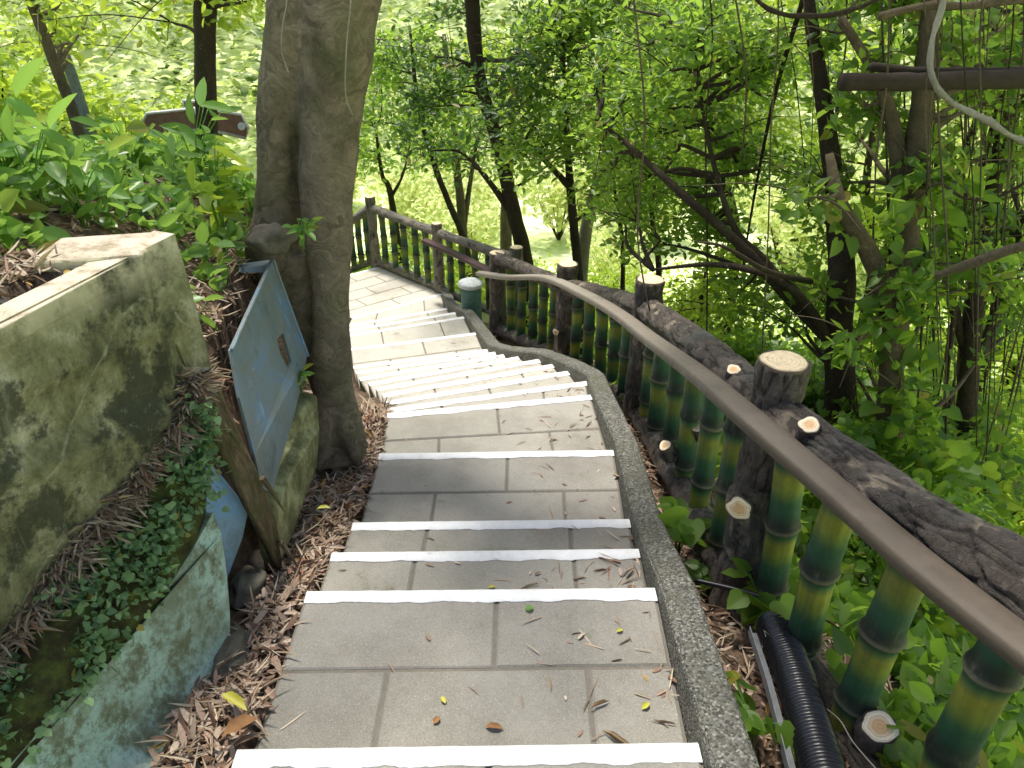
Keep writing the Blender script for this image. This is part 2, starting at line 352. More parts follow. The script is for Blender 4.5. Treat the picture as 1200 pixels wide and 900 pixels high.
def path_at(x, y):
    best = None
    for i in range(len(CL) - 1):
        ax, ay = CL[i][0].x, CL[i][0].y; bx, by = CL[i + 1][0].x, CL[i + 1][0].y
        dx, dy = bx - ax, by - ay; L2 = dx * dx + dy * dy + 1e-9
        t = max(0, min(1, ((x - ax) * dx + (y - ay) * dy) / L2)); qx, qy = ax + dx * t, ay + dy * t
        d2 = (x - qx) ** 2 + (y - qy) ** 2
        if best is None or d2 < best[0]:
            best = (d2, math.copysign(math.sqrt(d2), (x - qx) * dy - (y - qy) * dx), CL[i][1] + (CL[i + 1][1] - CL[i][1]) * t)
    return best[1], best[2]
def interp(x, tab):
    if x <= tab[0][0]: return tab[0][1]
    for (a, b), (c, d) in zip(tab, tab[1:]):
        if x <= c: return b + (d - b) * (x - a) / (c - a)
    return tab[-1][1]
def sst(x, a, b): t = max(0, min(1, (x - a) / (b - a))); return t * t * (3 - 2 * t)
XF = [(.3, -1.66), (.7, -1.54), (2.1, -1.01), (2.14, -.99), (2.4, -1.0), (3.15, -1.075), (3.5, -1.15), (4.4, -1.05), (5.2, -1.25), (6, -1.6), (7, -2.3), (8.3, -3.1), (9, -4)]
def bank(x, y):
    hf = interp(y, [(0, .76), (1.9, .735), (2.35, 1.22), (3.1, 1.25), (4, 1.7), (5, 2.2), (6.5, 2.9), (9, 3.8), (14, 4.6), (30, 6)])
    hb = interp(y, [(0, .66), (2, .70), (3, .88), (4.5, 1.2), (6.5, 1.9), (9, 2.7), (14, 3.8), (25, 5), (40, 5.5)])
    k = interp(y, XF) - x; return hf + (hb - hf) * sst(k, 0, .7) - .05 * min(max(k - 1, 0), 12)
def ground(x, y):
    lat, d = path_at(x, y); n = noise.noise((x * .8, y * .8, 3.1)); n2 = noise.noise((x * 5, y * 5, 1.7)); r = math.hypot(x, y)
    if lat > -.62 and lat < .60: dr = d + .32
    elif lat >= .60:
        dr = d + .09 + .13 * sst(lat, .70, .86) + .02 * n2 + max(0, lat - 1.15) * .62 + .15 * n * sst(lat, 1.2, 3); 
        if dr > 7.2: dr = 7.2 + .25 * n
    else:
        low = d + .07 + .025 * n2; xf = interp(y, XF); hi = bank(x, y) + .025 * n2 + .08 * n * sst(xf - x, .3, 1.5)
        wd = .08 if y < 3.2 else .08 + .5 * sst(y, 3.2, 4.5)
        k = sst(xf - x, 0, wd)
        dr = low + (hi - low) * k
        if y > 8: dr = dr + (min(7.2, d + .1 + .62 * max(0, -lat - 1)) - dr) * sst(y, 11, 16) * sst(x, -12, -4)
    if r > 26: dr = dr + (-(r - 26) * .38 - dr + 7) * sst(r, 26, 34) if r < 34 else 7 - (min(r, 95) - 26) * .38
    if r > 34: dr += 1.2 * noise.noise((x * .06, y * .06, 9))
    return EYE - dr
def axis(fine0, fine1, step, out, grow=1.18):
    a = list(np.arange(fine0, fine1 + 1e-6, step)); s = step; v = a[-1]
    while v < out: s = min(s * grow, 14); v += s; a.append(v)
    s = step; v = a[0]; b = []
    while v > -out: s = min(s * grow, 14); v -= s; b.append(v)
    return b[::-1] + a
xs, ys = axis(-1.9, 1.9, .055, 400), axis(.2, 5.0, .06, 400)
mb = MB(); nx = len(xs)
vv = [(x, y, ground(x, y)) for y in ys for x in xs]
ff = [(j * nx + i, j * nx + i + 1, (j + 1) * nx + i + 1, (j + 1) * nx + i) for j in range(len(ys) - 1) for i in range(nx - 1)]
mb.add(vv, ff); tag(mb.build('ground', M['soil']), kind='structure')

# ---------------------------------------------------------------- staircase
stair = thing('stone_staircase', 'grey paved stone staircase with white painted step edges winding downhill', 'staircase', (0, 1, EYE - 1.9))
def quadpt(q, u, v):      # q = back-left, back-right, front-right, front-left
    a = q[0].lerp(q[1], u); b = q[3].lerp(q[2], u); return a.lerp(b, v)
def slab_box(mb, q, u0, u1, v0, v1, z, tint, gap=.004, th=.05):
    wu = ((q[1] - q[0]).length + (q[2] - q[3]).length) / 2; wv = (((q[3] - q[0]).length + (q[2] - q[1]).length) / 2)
    gu, gv = gap / wu, gap / max(wv, .05); cu, cv = .006 / wu, .006 / max(wv, .05)
    vs = []
    for (au, av, h) in ((gu, gv, -th), (gu, gv, -.005), (gu + cu, gv + cv, 0)):
        for (u, v) in ((u0 + au, v0 + av), (u1 - au, v0 + av), (u1 - au, v1 - av), (u0 + au, v1 - av)):
            p = quadpt(q, u, v); vs.append((p.x, p.y, z + h + random.uniform(-.0008, .0008)))
    fs = [(8, 9, 10, 11)]
    for l in (0, 4):
        for k in range(4): fs.append((l + k, l + (k + 1) % 4, l + 4 + (k + 1) % 4, l + 4 + k))
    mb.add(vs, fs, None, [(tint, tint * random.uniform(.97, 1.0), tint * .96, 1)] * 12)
def grow(q, z, th, mb, mi=0):
    vs = [(p.x, p.y, z) for p in q] + [(p.x, p.y, z - th) for p in q]
    mb.add(vs, [(3, 2, 1, 0)[::-1], (4, 5, 6, 7)[::-1], (0, 4, 5, 1), (1, 5, 6, 2), (2, 6, 7, 3), (3, 7, 4, 0)], None, None, mi)
prev = back0
rows_for = {0: 2, 1: 2, 2: 1, 3: 1, 4: 2, 5: 2, 14: 2}
for i, (Lp, Rp, d) in enumerate(steps):
    z = EYE - d
    bl, br = Vector(prev[0]), Vector(prev[1]); dirv = ((Lp + Rp) / 2 - (bl + br) / 2); dirv.z = 0; dirv.normalize()
    q = [bl - dirv * .03, br - dirv * .03, Vector(Rp), Vector(Lp)]
    for p in q: p.z = z
    mb = MB(); nrow = rows_for.get(i, 1)
    if i == len(steps) - 1: nrow = 5
    gq = [q[0], q[1], q[2] - dirv * .006, q[3] - dirv * .006]
    if i == len(steps) - 1: grow(gq, z - .006, .35, mb, 1)
    else: grow(gq, z - .006, .30, mb, 1)
    wl = (q[2] - q[3]).length
    if nrow == 1: vb = [(0, 1)]
    elif nrow == 2:
        depth = ((q[3] - q[0]).length + (q[2] - q[1]).length) / 2; f = min(.6, .325 / depth); vb = [(0, 1 - f), (1 - f, 1)]
    else: vb = [(k / nrow, (k + 1) / nrow) for k in range(nrow)]
    for k, (v0, v1) in enumerate(vb):
        full = (k + (0 if nrow != 1 else (i in (2, 7, 9, 11)) + 1) + (len(vb) % 2 == 0)) % 2 == 0 if nrow <= 2 else k % 2 == 0
        front = (k == len(vb) - 1)
        if nrow == 2: full = front
        if i == 2: full = False
        off = random.uniform(-.03, .03) if i > 3 else 0
        cuts = [0, .545 + off, 1] if full else [0, .275 + off, .785 + off, 1]
        for a, b in zip(cuts, cuts[1:]): slab_box(mb, q, a, b, v0, v1, z, random.uniform(.84, 1.0) * interp(i, [(3, 1), (5, 1.5), (9, 2.3), (19, 2.6)]), gap=.006)  # farther treads tinted paler, their sunlight put into the colour
        # front riser cheek so the nosing slab has thickness
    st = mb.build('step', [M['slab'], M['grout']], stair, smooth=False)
    if i < len(steps):   # white edge: a brushed strip with a ragged inner rim, lapping over the nose
        sm = MB(); fwd = (q[2] - q[3]).normalized().cross(Vector((0, 0, 1))); 
        if fwd.dot(dirv) < 0: fwd = -fwd
        n = 90; vs = []; fs = []; wbase = .052 if i < 5 else .056
        for k in range(n + 1):
            u = k / n * .996 + .002; e = q[3].lerp(q[2], u); wob = wbase + .012 * noise.noise((u * 14, i * 3.3, 0)) + .004 * noise.noise((u * 60, i * 3.3, 4))
            lo = .045 + .018 * noise.noise((u * 11, i * 2.1, 8))
            jx = .0015 * noise.noise((u * 25, i, 2))
            for (o, h) in ((-wob, .0015), (-wob + .003, .0040), (-.004, .0045 + jx), (.0035 + jx, .001), (.0035 + jx, -lo)):
                vs.append(e + fwd * o + Vector((0, 0, h)))
        for k in range(n):
            for j in range(4):
                a = k * 5 + j; fs.append((a, a + 5, a + 6, a + 1))
        sm.add(vs, fs); sm.build('nosing_stripe', M['white'], st)
    prev = (Lp, Rp, d)

# kerb along the right-hand edge
kp = [Vector((.47, .45, EYE - 1.70))] + [Vector((r.x, r.y, EYE - d)) for _, r, d in steps]
def kerb(pts, w, name):
    mb = MB(); vs = []; n = len(pts); jn = 6; P = []
    for i in range(n - 1):
        for k in range(jn): P.append(pts[i].lerp(pts[i + 1], k / jn))
    P.append(pts[-1])
    for i, p in enumerate(P):
        t = (P[min(i + 2, len(P) - 1)] - P[max(i - 2, 0)]); t.z = 0; t.normalize(); s = Vector((t.y, -t.x, 0)); 
        j = .004 * noise.noise((p.x * 9, p.y * 9, 0)); up = Vector((0, 0, 1)); tp = .055 + j
        for (o, h) in ((.004, -.35), (.004 + j, tp - .012), (.014 + j, tp), (w - .012 + j, tp + .002), (w + j, tp - .012), (w + .012, -.35)): vs.append(p + s * o + up * h)
    fs = []
    for i in range(len(P) - 1):
        for j in range(5): a = i * 6 + j; fs.append((a, a + 1, a + 7, a + 6))
    fs += [(0, 1, 2, 3, 4, 5), tuple((len(P) - 1) * 6 + k for k in (5, 4, 3, 2, 1, 0))]
    mb.add(vs, fs); return mb.build(name, M['kerb'], smooth=False)
tag(kerb(kp, .122, 'kerb'), kind='structure')

# ---------------------------------------------------------------- faux-log fence
def barkdisp(amp, kx=16, kl=6.0, seed=0.0, plates=True):
    def f(q, d, s, a, r):
        p = Vector((math.cos(a) * r * kx * 1.25 + seed, math.sin(a) * r * kx * 1.25, s * kl))
        ds, _ = noise.voronoi(p + Vector((0, 0, .6 * noise.noise(p * 1.5)))); e = ds[1] - ds[0]; c = sst(e, 0.0, .28)
        big = noise.noise(Vector((math.cos(a) * 1.2 + seed, math.sin(a) * 1.2, s * 3))); f2 = noise.noise(p * 3.2)
        return amp * (-.9 * (1 - c) + .55 * big + .28 * f2), (min(1, e / .35), s % 1, 0, 1)
    return f
FENCE = thing('log_fence', 'faux log fence with green and yellow bamboo balusters beside the lower right steps', 'fence', (.86, 2.15, EYE - 2.2))
def log_rail(pts, r, parent, name='log_rail', seg=44, n=60, amp=.009, seed=0.0, kl=6, kx=16):
    mb = MB(); tube(mb, pts, r, seg, n, barkdisp(amp, kx, kl, seed)); return mb.build(name, M['log'], parent)
def post(x, y, dtop, dbot, r, parent, knots=(), seg=40, seed=0.0, lean=(0, 0)):
    top = W(x, y, dtop); bot = W(x + lean[0], y + lean[1], dbot); mb = MB()
    ps = [bot.lerp(top, t) for t in (0, .15, .45, .8, 1)]
    tube(mb, ps, [r * 1.42, r * 1.12, r * 1.02, r * .98, r * 1.0], seg, 16, barkdisp(.010, 15, 4.0, seed + 3))
    o = mb.build('post', M['log'], parent)
    c = MB(); disc(c, top, (0, 0, 1), r * .90, 32, .12, seed); c.build('cut_top', M['cut'], o)
    return o
def knot(c, nrm, r, parent, seed=0.0, ln=.03):
    nrm = Vector(nrm).normalized(); mb = MB(); tube(mb, [Vector(c) - nrm * .06, Vector(c), Vector(c) + nrm * ln], [r * 1.5, r * 1.2, r * 1.05], 22, 5, barkdisp(.004, 24, 12, seed))
    k = mb.build('branch_stub', M['log'], parent); d = MB(); disc(d, Vector(c) + nrm * (ln + .001), nrm, r * .97, 24, .25, seed, .004); d.build('cut_face', M['cut2'], k)
TOPR = [W(1.20, .45, 1.06), W(1.075, 1.18, 1.175), W(1.0, 1.55, 1.26), W(.857, 2.15, 1.345), W(.84, 3.0, 1.56), W(.80, 4.15, 1.885), W(.66, 5.0, 2.17), W(.45, 5.85, 2.46), W(.16, 6.7, 2.66), W(-.15, 7.4, 2.80)]
tr_near = log_rail(TOPR[:4], [.083, .080, .077, .076], FENCE, seg=72, n=95, amp=.011, seed=1)
tr_mid = log_rail(TOPR[3:6], [.076, .078, .074], FENCE, seg=48, n=70, seed=5)
log_rail(TOPR[5:8], [.074, .072, .07], FENCE, seg=30, n=30, seed=9)
log_rail(TOPR[7:10], [.07, .068, .068], FENCE, seg=24, n=24, seed=12)
BOT = [W(1.21, .45, 1.92), W(1.03, 1.30, 2.03), W(.96, 1.66, 2.08), W(.86, 2.15, 2.16), W(.84, 3.0, 2.32), W(.80, 4.15, 2.60), W(.66, 5.0, 2.86), W(.45, 5.85, 3.14), W(.16, 6.7, 3.40), W(-.15, 7.4, 3.60)]
bl_near = log_rail(BOT[:4], .078, FENCE, 'bottom_log', 48, 60, .012, 20)
bl_mid = log_rail(BOT[3:6], .075, FENCE, 'bottom_log', 36, 50, .012, 24)
log_rail(BOT[5:10], .072, FENCE, 'bottom_log', 24, 24, .010, 28)
pA = post(.865, 2.15, 1.16, 2.26, .083, FENCE, seg=56, seed=1)
pB = post(.80, 4.15, 1.70, 2.72, .088, FENCE, seg=44, seed=2)
post(.45, 5.85, 2.26, 3.28, .088, FENCE, seed=3); post(-.15, 7.4, 2.74, 3.72, .086, FENCE, seed=4)
knot(at(948, 505, 1.90) , (-.25, -.35, .9), .030, tr_near, 1); knot(at(860, 440, 2.45), (-.25, -.3, .9), .026, tr_mid, 2)
knot(at(797, 384, 3.5), (0, -.1, 1), .032, tr_mid, 3, .03)
knot(at(1030, 855, 1.365), (-.25, -.3, .92), .046, bl_near, 4, .02); knot(at(868, 593, 2.05), (-.5, -.85, .12), .044, pA, 5, .018)
knot(at(782, 526, 3.05), (-.45, -.3, .85), .030, bl_mid, 6, .03)
knot(at(818, 505, 3.0), (-.45, -.3, .85), .022, bl_mid, 7, .02)
knot(at(652, 389, 5.76), (-.55, -.8, .1), .03, FENCE, 8, .005); knot(at(715, 402, 4.9), (-.3, -.4, .8), .022, FENCE, 9, .01)

def baluster(foot, head, r, parent, seed, seg=22, shade=1.0):
    rnd = random.Random(seed); mb = MB(); foot, head = Vector(foot), Vector(head); L = (head - foot).length; ax = (head - foot).normalized()
    sp_ = rnd.uniform(.24, .31); ph = rnd.uniform(.05, .25); nr = 70; vs = []; cs = []; fs = []
    a_ = Vector((1, 0, 0)); a_ = (a_ - ax * a_.dot(ax)).normalized(); b_ = ax.cross(a_)
    off = [a_ * rnd.uniform(-.006, .006) + b_ * rnd.uniform(-.006, .006) for _ in range(8)]
    yl = rnd.uniform(.5, 1.0)
    for i in range(nr + 1):
        s = i / nr * L; k = (s - ph) / sp_; seg_i = math.floor(k); t = k - seg_i; dn = min(t, 1 - t) * sp_
        rr = r * (1 - .04 * math.sin(math.pi * t)) 
        if dn < .030: rr += r * .15 * (1 - dn / .030) ** 1.0
        if dn < .005: rr += .0025
        # colour: pale ring, black above, green, yellow, green
        tt = t
        stops = [(0, (.012, .012, .010)), (.12, (.015, .022, .015)), (.24, (.018, .085, .045)), (.42, (.03, .12, .045)), (.60, (.22 * yl + .03, .24 * yl + .06, .03)), (.78, (.30 * yl + .03, .26 * yl + .06, .03)), (.9, (.05, .14, .05)), (.97, (.02, .05, .028)), (1.0, (.012, .014, .010))]
        for (p0, c0), (p1, c1) in zip(stops, stops[1:]):
            if tt <= p1: w = (tt - p0) / (p1 - p0); c = tuple(c0[j] * (1 - w) + c1[j] * w for j in range(3)); break
        if dn < .0045: c = (.22, .19, .12)
        c = tuple(x * shade for x in c)
        o = off[seg_i % 8].lerp(off[(seg_i + 1) % 8], t)
        for q in range(seg):
            an = 2 * math.pi * q / seg; w = 1 + .03 * noise.noise((math.cos(an) * 2 + seed, math.sin(an) * 2, s * 9))
            vs.append(foot + ax * (s + .004 * math.sin(an * 2 + seed)) + o + (a_ * math.cos(an) + b_ * math.sin(an)) * rr * w)
            g_ = 1 + .35 * noise.noise((math.cos(an) * 1.5 + seed * 3.1, math.sin(an) * 1.5, s * 6)); cs.append((c[0] * g_, c[1] * g_, c[2] * g_, 1))
    for i in range(nr):
        for q in range(seg): fs.append((i * seg + q, i * seg + (q + 1) % seg, (i + 1) * seg + (q + 1) % seg, (i + 1) * seg + q))
    mb.add(vs, fs, None, cs); return mb.build('baluster', M['bamboo'], parent)
def along(pts, y):
    for a, b in zip(pts, pts[1:]):
        if a.y <= y <= b.y: return a.lerp(b, (y - a.y) / (b.y - a.y))
    return pts[-1]
k = 0
for (ylist, r) in (((.58, .87, 1.17, 1.46, 1.75, 2.0), .053), ((2.42, 2.74, 3.06, 3.36, 3.66, 3.92), .049), ((4.45, 4.74, 5.02, 5.30, 5.56), .045), ((6.1, 6.35, 6.6, 6.85, 7.1), .043)):
    for y in ylist:
        f_, h_ = along(BOT, y), along(TOPR, y); k += 1
        f_ = f_ + Vector((random.uniform(-.012, .012), random.uniform(-.02, .02), -.05)); h_ = h_ + Vector((0, 0, -.03))
        if y == 2.0: f_ += Vector((.035, 0, 0)); h_ += Vector((.0, 0, 0))
        baluster(f_, h_, r * random.uniform(.95, 1.06), FENCE, k * 1.7, 26 if y < 4 else 16)
# flat handrail on the path side
HR = [W(1.075, .45, 1.02), W(1.02, .75, 1.10), W(.929, 1.226, 1.205), W(.844, 1.70, 1.28), W(.733, 2.07, 1.30), W(.716, 2.62, 1.46), W(.69, 3.48, 1.74), W(.655, 4.2, 1.955), W(.526, 4.87, 2.12), W(.289, 6.06, 2.47), W(-.05, 6.9, 2.80), W(-.336, 7.46, 2.985)]
def flatrail(pts, w, h, name, m, parent, n=10):
    P, _ = catmull(pts, n); mb = MB(); vs = []
    prof = [(-.5, -.36), (-.5, .34), (-.44, .47), (-.15, .52), (.15, .52), (.44, .47), (.5, .34), (.5, -.30), (.36, -.5), (-.36, -.5)]
    for i, p in enumerate(P):
        t = (P[min(i + 1, len(P) - 1)] - P[max(i - 1, 0)]).normalized(); s = t.cross(Vector((0, 0, 1))).normalized(); u = s.cross(t)
        for (a, b) in prof: vs.append(p + s * (a * w) + u * (b * h))
    K = len(prof); fs = [(i * K + k, i * K + (k + 1) % K, (i + 1) * K + (k + 1) % K, (i + 1) * K + k)[::-1] for i in range(len(P) - 1) for k in range(K)]
    fs += [tuple(range(K)), tuple((len(P) - 1) * K + k for k in range(K))[::-1]]
    mb.add(vs, fs); return mb.build(name, m, parent)
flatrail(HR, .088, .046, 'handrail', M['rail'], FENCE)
for y in (1.05, 1.9, 2.75, 4.1, 5.8, 7.2):   # brackets from handrail to the log
    a, b = along(HR, y), along(TOPR, y)
    mb = MB(); tube(mb, [a + Vector((0, 0, -.02)), a + Vector((.03, 0, -.05)), b], .010, 8, 4); mb.build('bracket', M['maroon'], FENCE)

# far fence
FAR = thing('log_fence', 'grey log fence with plain green bamboo balusters beyond the bin, rising to the upper left', 'fence', (-.92, 9.1, EYE - 4))
TF = [W(.05, 8.0, 3.03), W(-.92, 9.1, 3.10), W(-1.87, 9.98, 3.06), W(-2.3, 10.15, 3.36), W(-3.3, 10.6, 3.9)]
BF = [W(.05, 8.0, 3.80), W(-.92, 9.1, 3.86), W(-1.87, 9.98, 3.80), W(-2.3, 10.15, 4.02), W(-3.3, 10.6, 4.6)]
for a, b, sd in ((0, 1, 40), (1, 2, 43), (2, 3, 46), (3, 4, 49)):
    log_rail([TF[a], (TF[a] + TF[b]) / 2 + Vector((0, 0, -.01)), TF[b]], .058, FAR, seg=20, n=18, amp=.007, seed=sd)
    log_rail([BF[a], (BF[a] + BF[b]) / 2, BF[b]], .048, FAR, 'bottom_log', 18, 16, .007, sd + 1)
    for t in ((.17, .33, .5, .67, .83) if a != 2 else (.22, .5, .78)): k += 1; baluster(BF[a].lerp(BF[b], t), TF[a].lerp(TF[b], t), .042, FAR, k * 1.3, 14, .9)
for (x, y, dt, db, r, sd) in ((.05, 8.0, 2.90, 4.0, .078, 61), (-.92, 9.1, 2.99, 4.05, .068, 62), (-1.87, 9.98, 2.92, 4.0, .068, 63), (-3.3, 10.6, 3.75, 4.9, .068, 64)): post(x, y, dt, db, r, FAR, seed=sd, seg=24)
flatrail([at(498, 282, 8.93), at(540, 301, 8.35), at(580, 321, 7.72)], .10, .05, 'handrail', M['maroon'], FAR)
M['log']  # one material for both fences

# bin / stump lamp beside the far steps
b = thing('litter_bin', 'small round teal bin with pale grey lid between the fence ends', 'bin', (-.455, 7.9, EYE - 3.7))
mb = MB(); tube(mb, [W(-.455, 7.9, 3.72), W(-.455, 7.9, 3.5), W(-.455, 7.9, 3.31)], [.115, .112, .118], 24, 4); mb.build('body', M['teal'], b)
mb = MB(); tube(mb, [W(-.455, 7.9, 3.315), W(-.455, 7.9, 3.30), W(-.455, 7.9, 3.265), W(-.455, 7.9, 3.245)], [.118, .140, .140, .10], 28, 4); mb.build('lid', M['lidgrey'], b)

# ---------------------------------------------------------------- left side: old road barriers holding the bank
def panel(name, outer, holes, back, m, parent=None, bevel=.006, origin=None, sub=False):
    from mathutils.geometry import tessellate_polygon
    bm = bmesh.new(); vs = [bm.verts.new(p) for lp in [outer] + holes for p in lp]
    for t in tessellate_polygon([[Vector(p) for p in lp] for lp in [outer] + holes]):
        try: bm.faces.new([vs[i] for i in t])
        except ValueError: pass
    bmesh.ops.recalc_face_normals(bm, faces=bm.faces)
    faces = [f for f in bm.faces]
    ex = bmesh.ops.extrude_face_region(bm, geom=faces); nv = [g_ for g_ in ex['geom'] if isinstance(g_, bmesh.types.BMVert)]
    bmesh.ops.translate(bm, vec=Vector(back), verts=nv); bmesh.ops.recalc_face_normals(bm, faces=bm.faces)
    me = bpy.data.meshes.new(name); bm.to_mesh(me); bm.free(); me.materials.append(m)
    o = bpy.data.objects.new(name, me); col.objects.link(o)
    if parent: o.parent = parent; o.location = -world_loc(parent)
    if bevel: bv = o.modifiers.new('bevel', 'BEVEL'); bv.width = bevel; bv.segments = 3; bv.limit_method = 'ANGLE'; bv.angle_limit = R(40)
    return o
def curve_pts(*P): return catmull(list(P), 5)[0]
# barrier 1
B1 = thing('road_barrier', 'large mossy concrete barrier with cream top rim and small slot, holding the bank at left', 'barrier', (-1.0, 2.0, EYE - 1.3))
f_out = curve_pts(W(-.990, 2.04, .775), W(-.965, 2.09, .735), W(-.945, 2.115, .80), W(-.925, 2.10, .95), W(-.915, 2.07, 1.13)) + [W(-.955, 2.0, 1.24), W(-1.064, 1.817, 1.40), W(-1.25, 1.318, 1.56), W(-1.5, .65, 1.70), W(-1.60, .35, 1.76), W(-1.62, .35, .82), W(-1.49, .7, .79), W(-1.155, 1.57, .745), W(-1.02, 1.97, .72)]
f_out = [W(-.957, 2.10, .72)] + [W(-.948, 2.095, .80), W(-.935, 2.085, .95), W(-.918, 2.06, 1.13), W(-.955, 1.98, 1.24), W(-1.064, 1.77, 1.40), W(-1.25, 1.28, 1.56), W(-1.5, .65, 1.70), W(-1.62, .35, 1.76), W(-1.62, .35, .80), W(-1.49, .7, .79), W(-1.155, 1.57, .745)]
panel('top_rim', [W(-.975, 2.07, .727), W(-1.26, 2.04, .722), W(-1.22, 1.93, .735), W(-1.13, 1.88, .742), W(-1.16, 1.72, .748), W(-1.33, 1.30, .765), W(-1.43, .95, .78), W(-1.36, .98, .776), W(-1.155, 1.50, .751)], [], (0, 0, -.05), M['mosswall'], B1, .004)
def meet(px, py, fx, lo=1.0, hi=5.0):      # where a bearing meets the plane x = fx(y, drop)
    f = lambda Y: at(px, py, Y).x - fx(Y, EYE - at(px, py, Y).z)
    for _ in range(50):
        mid = (lo + hi) / 2
        if f(lo) * f(mid) <= 0: hi = mid
        else: lo = mid
    return at(px, py, (lo + hi) / 2)
slot = [meet(px, py, lambda Y, d: -.957 - .377 * (2.1 - Y)) for px, py in ((195, 412), (207, 403), (218, 430), (206, 448))]
pl = panel('face', f_out, [slot], (-.07, .03, 0), M['mosswall'], B1, .012)
panel('end_wall', [W(-1.0, 2.14, .723), W(-1.26, 2.06, .715), W(-1.26, 2.06, 1.5), W(-1.0, 2.12, 1.5)], [], (.01, -.20, 0), M['mosswall'], B1, .012)
panel('slot_back', [W(-1.19, 1.75, .95), W(-1.03, 2.06, .95), W(-1.03, 2.06, 1.25), W(-1.19, 1.75, 1.25)], [], (-.02, .02, 0), M['soil'], B1, 0)
# turquoise lower slab
t_out = [W(-1.30, .50, 1.66), at(20, 888, 1.09), at(75, 825, 1.23), at(124, 780, 1.36), at(160, 735, 1.5), at(200, 684, 1.62), at(228, 640, 1.75), at(250, 600, 1.85)] + curve_pts(W(-.905, 1.84, 1.60), W(-.893, 1.78, 1.74), W(-.885, 1.70, 1.88), W(-.872, 1.55, 1.95), W(-.85, 1.3, 1.93)) + [W(-.84, 1.15, 1.90), W(-.80, .75, 1.84), W(-.79, .5, 1.8)]
o = panel('wall_slab', t_out, [], (-.035, .012, -.012), M['turq'], None, .010)
tag(o, 'leaning concrete slab with flaking turquoise paint at the lower left', 'slab')
# mossy ledge between them
LA = [W(-1.66, .35, 1.66), at(0, 735, 1.33), at(85, 640, 1.55), at(168, 540, 1.80), at(220, 480, 1.97), at(232, 438, 2.05)]
LB = [W(-1.50, .35, 1.69), at(0, 770, 1.29), at(85, 657, 1.52), at(165, 562, 1.78), at(215, 500, 1.94), at(231, 450, 2.02)]
LC = [W(-1.36, .40, 1.70), at(14, 885, 1.09), at(112, 775, 1.35), at(187, 680, 1.6), at(236, 600, 1.83), at(232, 500, 1.97)]
LD = [Vector((a.x - .03, a.y, a.z - .25)) for a in LC]
def loft(lines, nu, nv, amp, name, m, kind):
    L = [catmull(l, nu)[0] for l in lines]; n = len(L[0]); mb = MB(); vs = []
    rows = []
    for i in range(n):
        c, _ = catmull([l[i] for l in L], nv); rows.append(c)
    for c in rows:
        for p in c:
            w = noise.noise(p * 14) * amp + noise.noise(p * 45) * amp * .5; vs.append(p + Vector((w, 0, w)))
    K = len(rows[0]); fs = [(i * K + j, i * K + j + 1, (i + 1) * K + j + 1, (i + 1) * K + j) for i in range(n - 1) for j in range(K - 1)]
    mb.add(vs, fs); o = mb.build(name, m); return o, rows
ml, MROWS = loft([[p + Vector((-.04, .0, .0)) for p in LA], LB, LC, LD], 14, 8, .014, 'earth_ledge', M['moss'], None)
tag(ml, kind='structure')
# blue barrier
B2 = thing('road_barrier', 'blue and grey weathered barrier panel leaning against the bank beside the big tree', 'barrier', (-.95, 2.7, EYE - 1.5))
b_out = [W(-.968, 2.35, 1.224), W(-.99, 2.6, 1.215), W(-1.04, 3.15, 1.200), W(-1.02, 3.15, 1.30), W(-.935, 3.10, 1.64), W(-.932, 2.98, 1.70), W(-.925, 2.75, 1.75), W(-.905, 2.30, 1.80), W(-.885, 2.17, 1.68), W(-.895, 2.19, 1.55), W(-.935, 2.26, 1.36)]
slot2 = [meet(px, py, lambda Y, d: interp(d, [(1.2, -1.012), (1.65, -.928)]), 1.8, 4.0) for px, py in ((325, 397), (332, 390), (342, 424), (338, 432), (329, 416))]
panel('face', b_out, [slot2], (-.014, .006, -.003), M['blue'], B2, .008)
panel('top_rim', [at(281, 309, 3.13), at(319, 304, 3.17), W(-1.045, 3.15, 1.235), at(282, 314, 3.12)], [], (.0, -.03, -.01), M['blue'], B2, .003)
mb = MB(); tube(mb, [W(-.965, 2.35, 1.222), W(-.988, 2.6, 1.212), W(-1.036, 3.15, 1.196)], .007, 8, 8); mb.build('rim', M['blue'], B2)
mb = MB(); tube(mb, [W(-1.034, 3.155, 1.20), W(-1.012, 3.15, 1.32), W(-.93, 3.10, 1.645)], .007, 8, 8); mb.build('rim', M['blue'], B2)
o = panel('wall_slab', [at(236, 530, 2.02), at(262, 560, 2.06), at(292, 598, 2.10), at(285, 630, 2.05), at(264, 686, 1.98), at(250, 655, 1.93), at(238, 612, 1.93)], [], (-.03, .03, 0), M['blue2'], None, .006)
tag(o, 'small bright blue broken barrier piece hanging above the turquoise slab', 'slab')
# yellow-green slab
y_out = [at(345, 461, 2.92), at(358, 462, 2.96)] + [at(372, 462, 2.93), at(375, 500, 2.9), at(372, 545, 2.88), at(355, 590, 2.65), at(340, 640, 2.4), at(325, 672, 2.14), at(318, 655, 2.13), at(312, 610, 2.14), at(303, 565, 2.2), at(318, 545, 2.35), at(320, 520, 2.6)]
o = panel('wall_slab', y_out, [], (-.045, .015, 0), M['lichen'], None, .012)
tag(o, 'yellowish lichen-stained concrete slab at the foot of the big tree', 'slab')
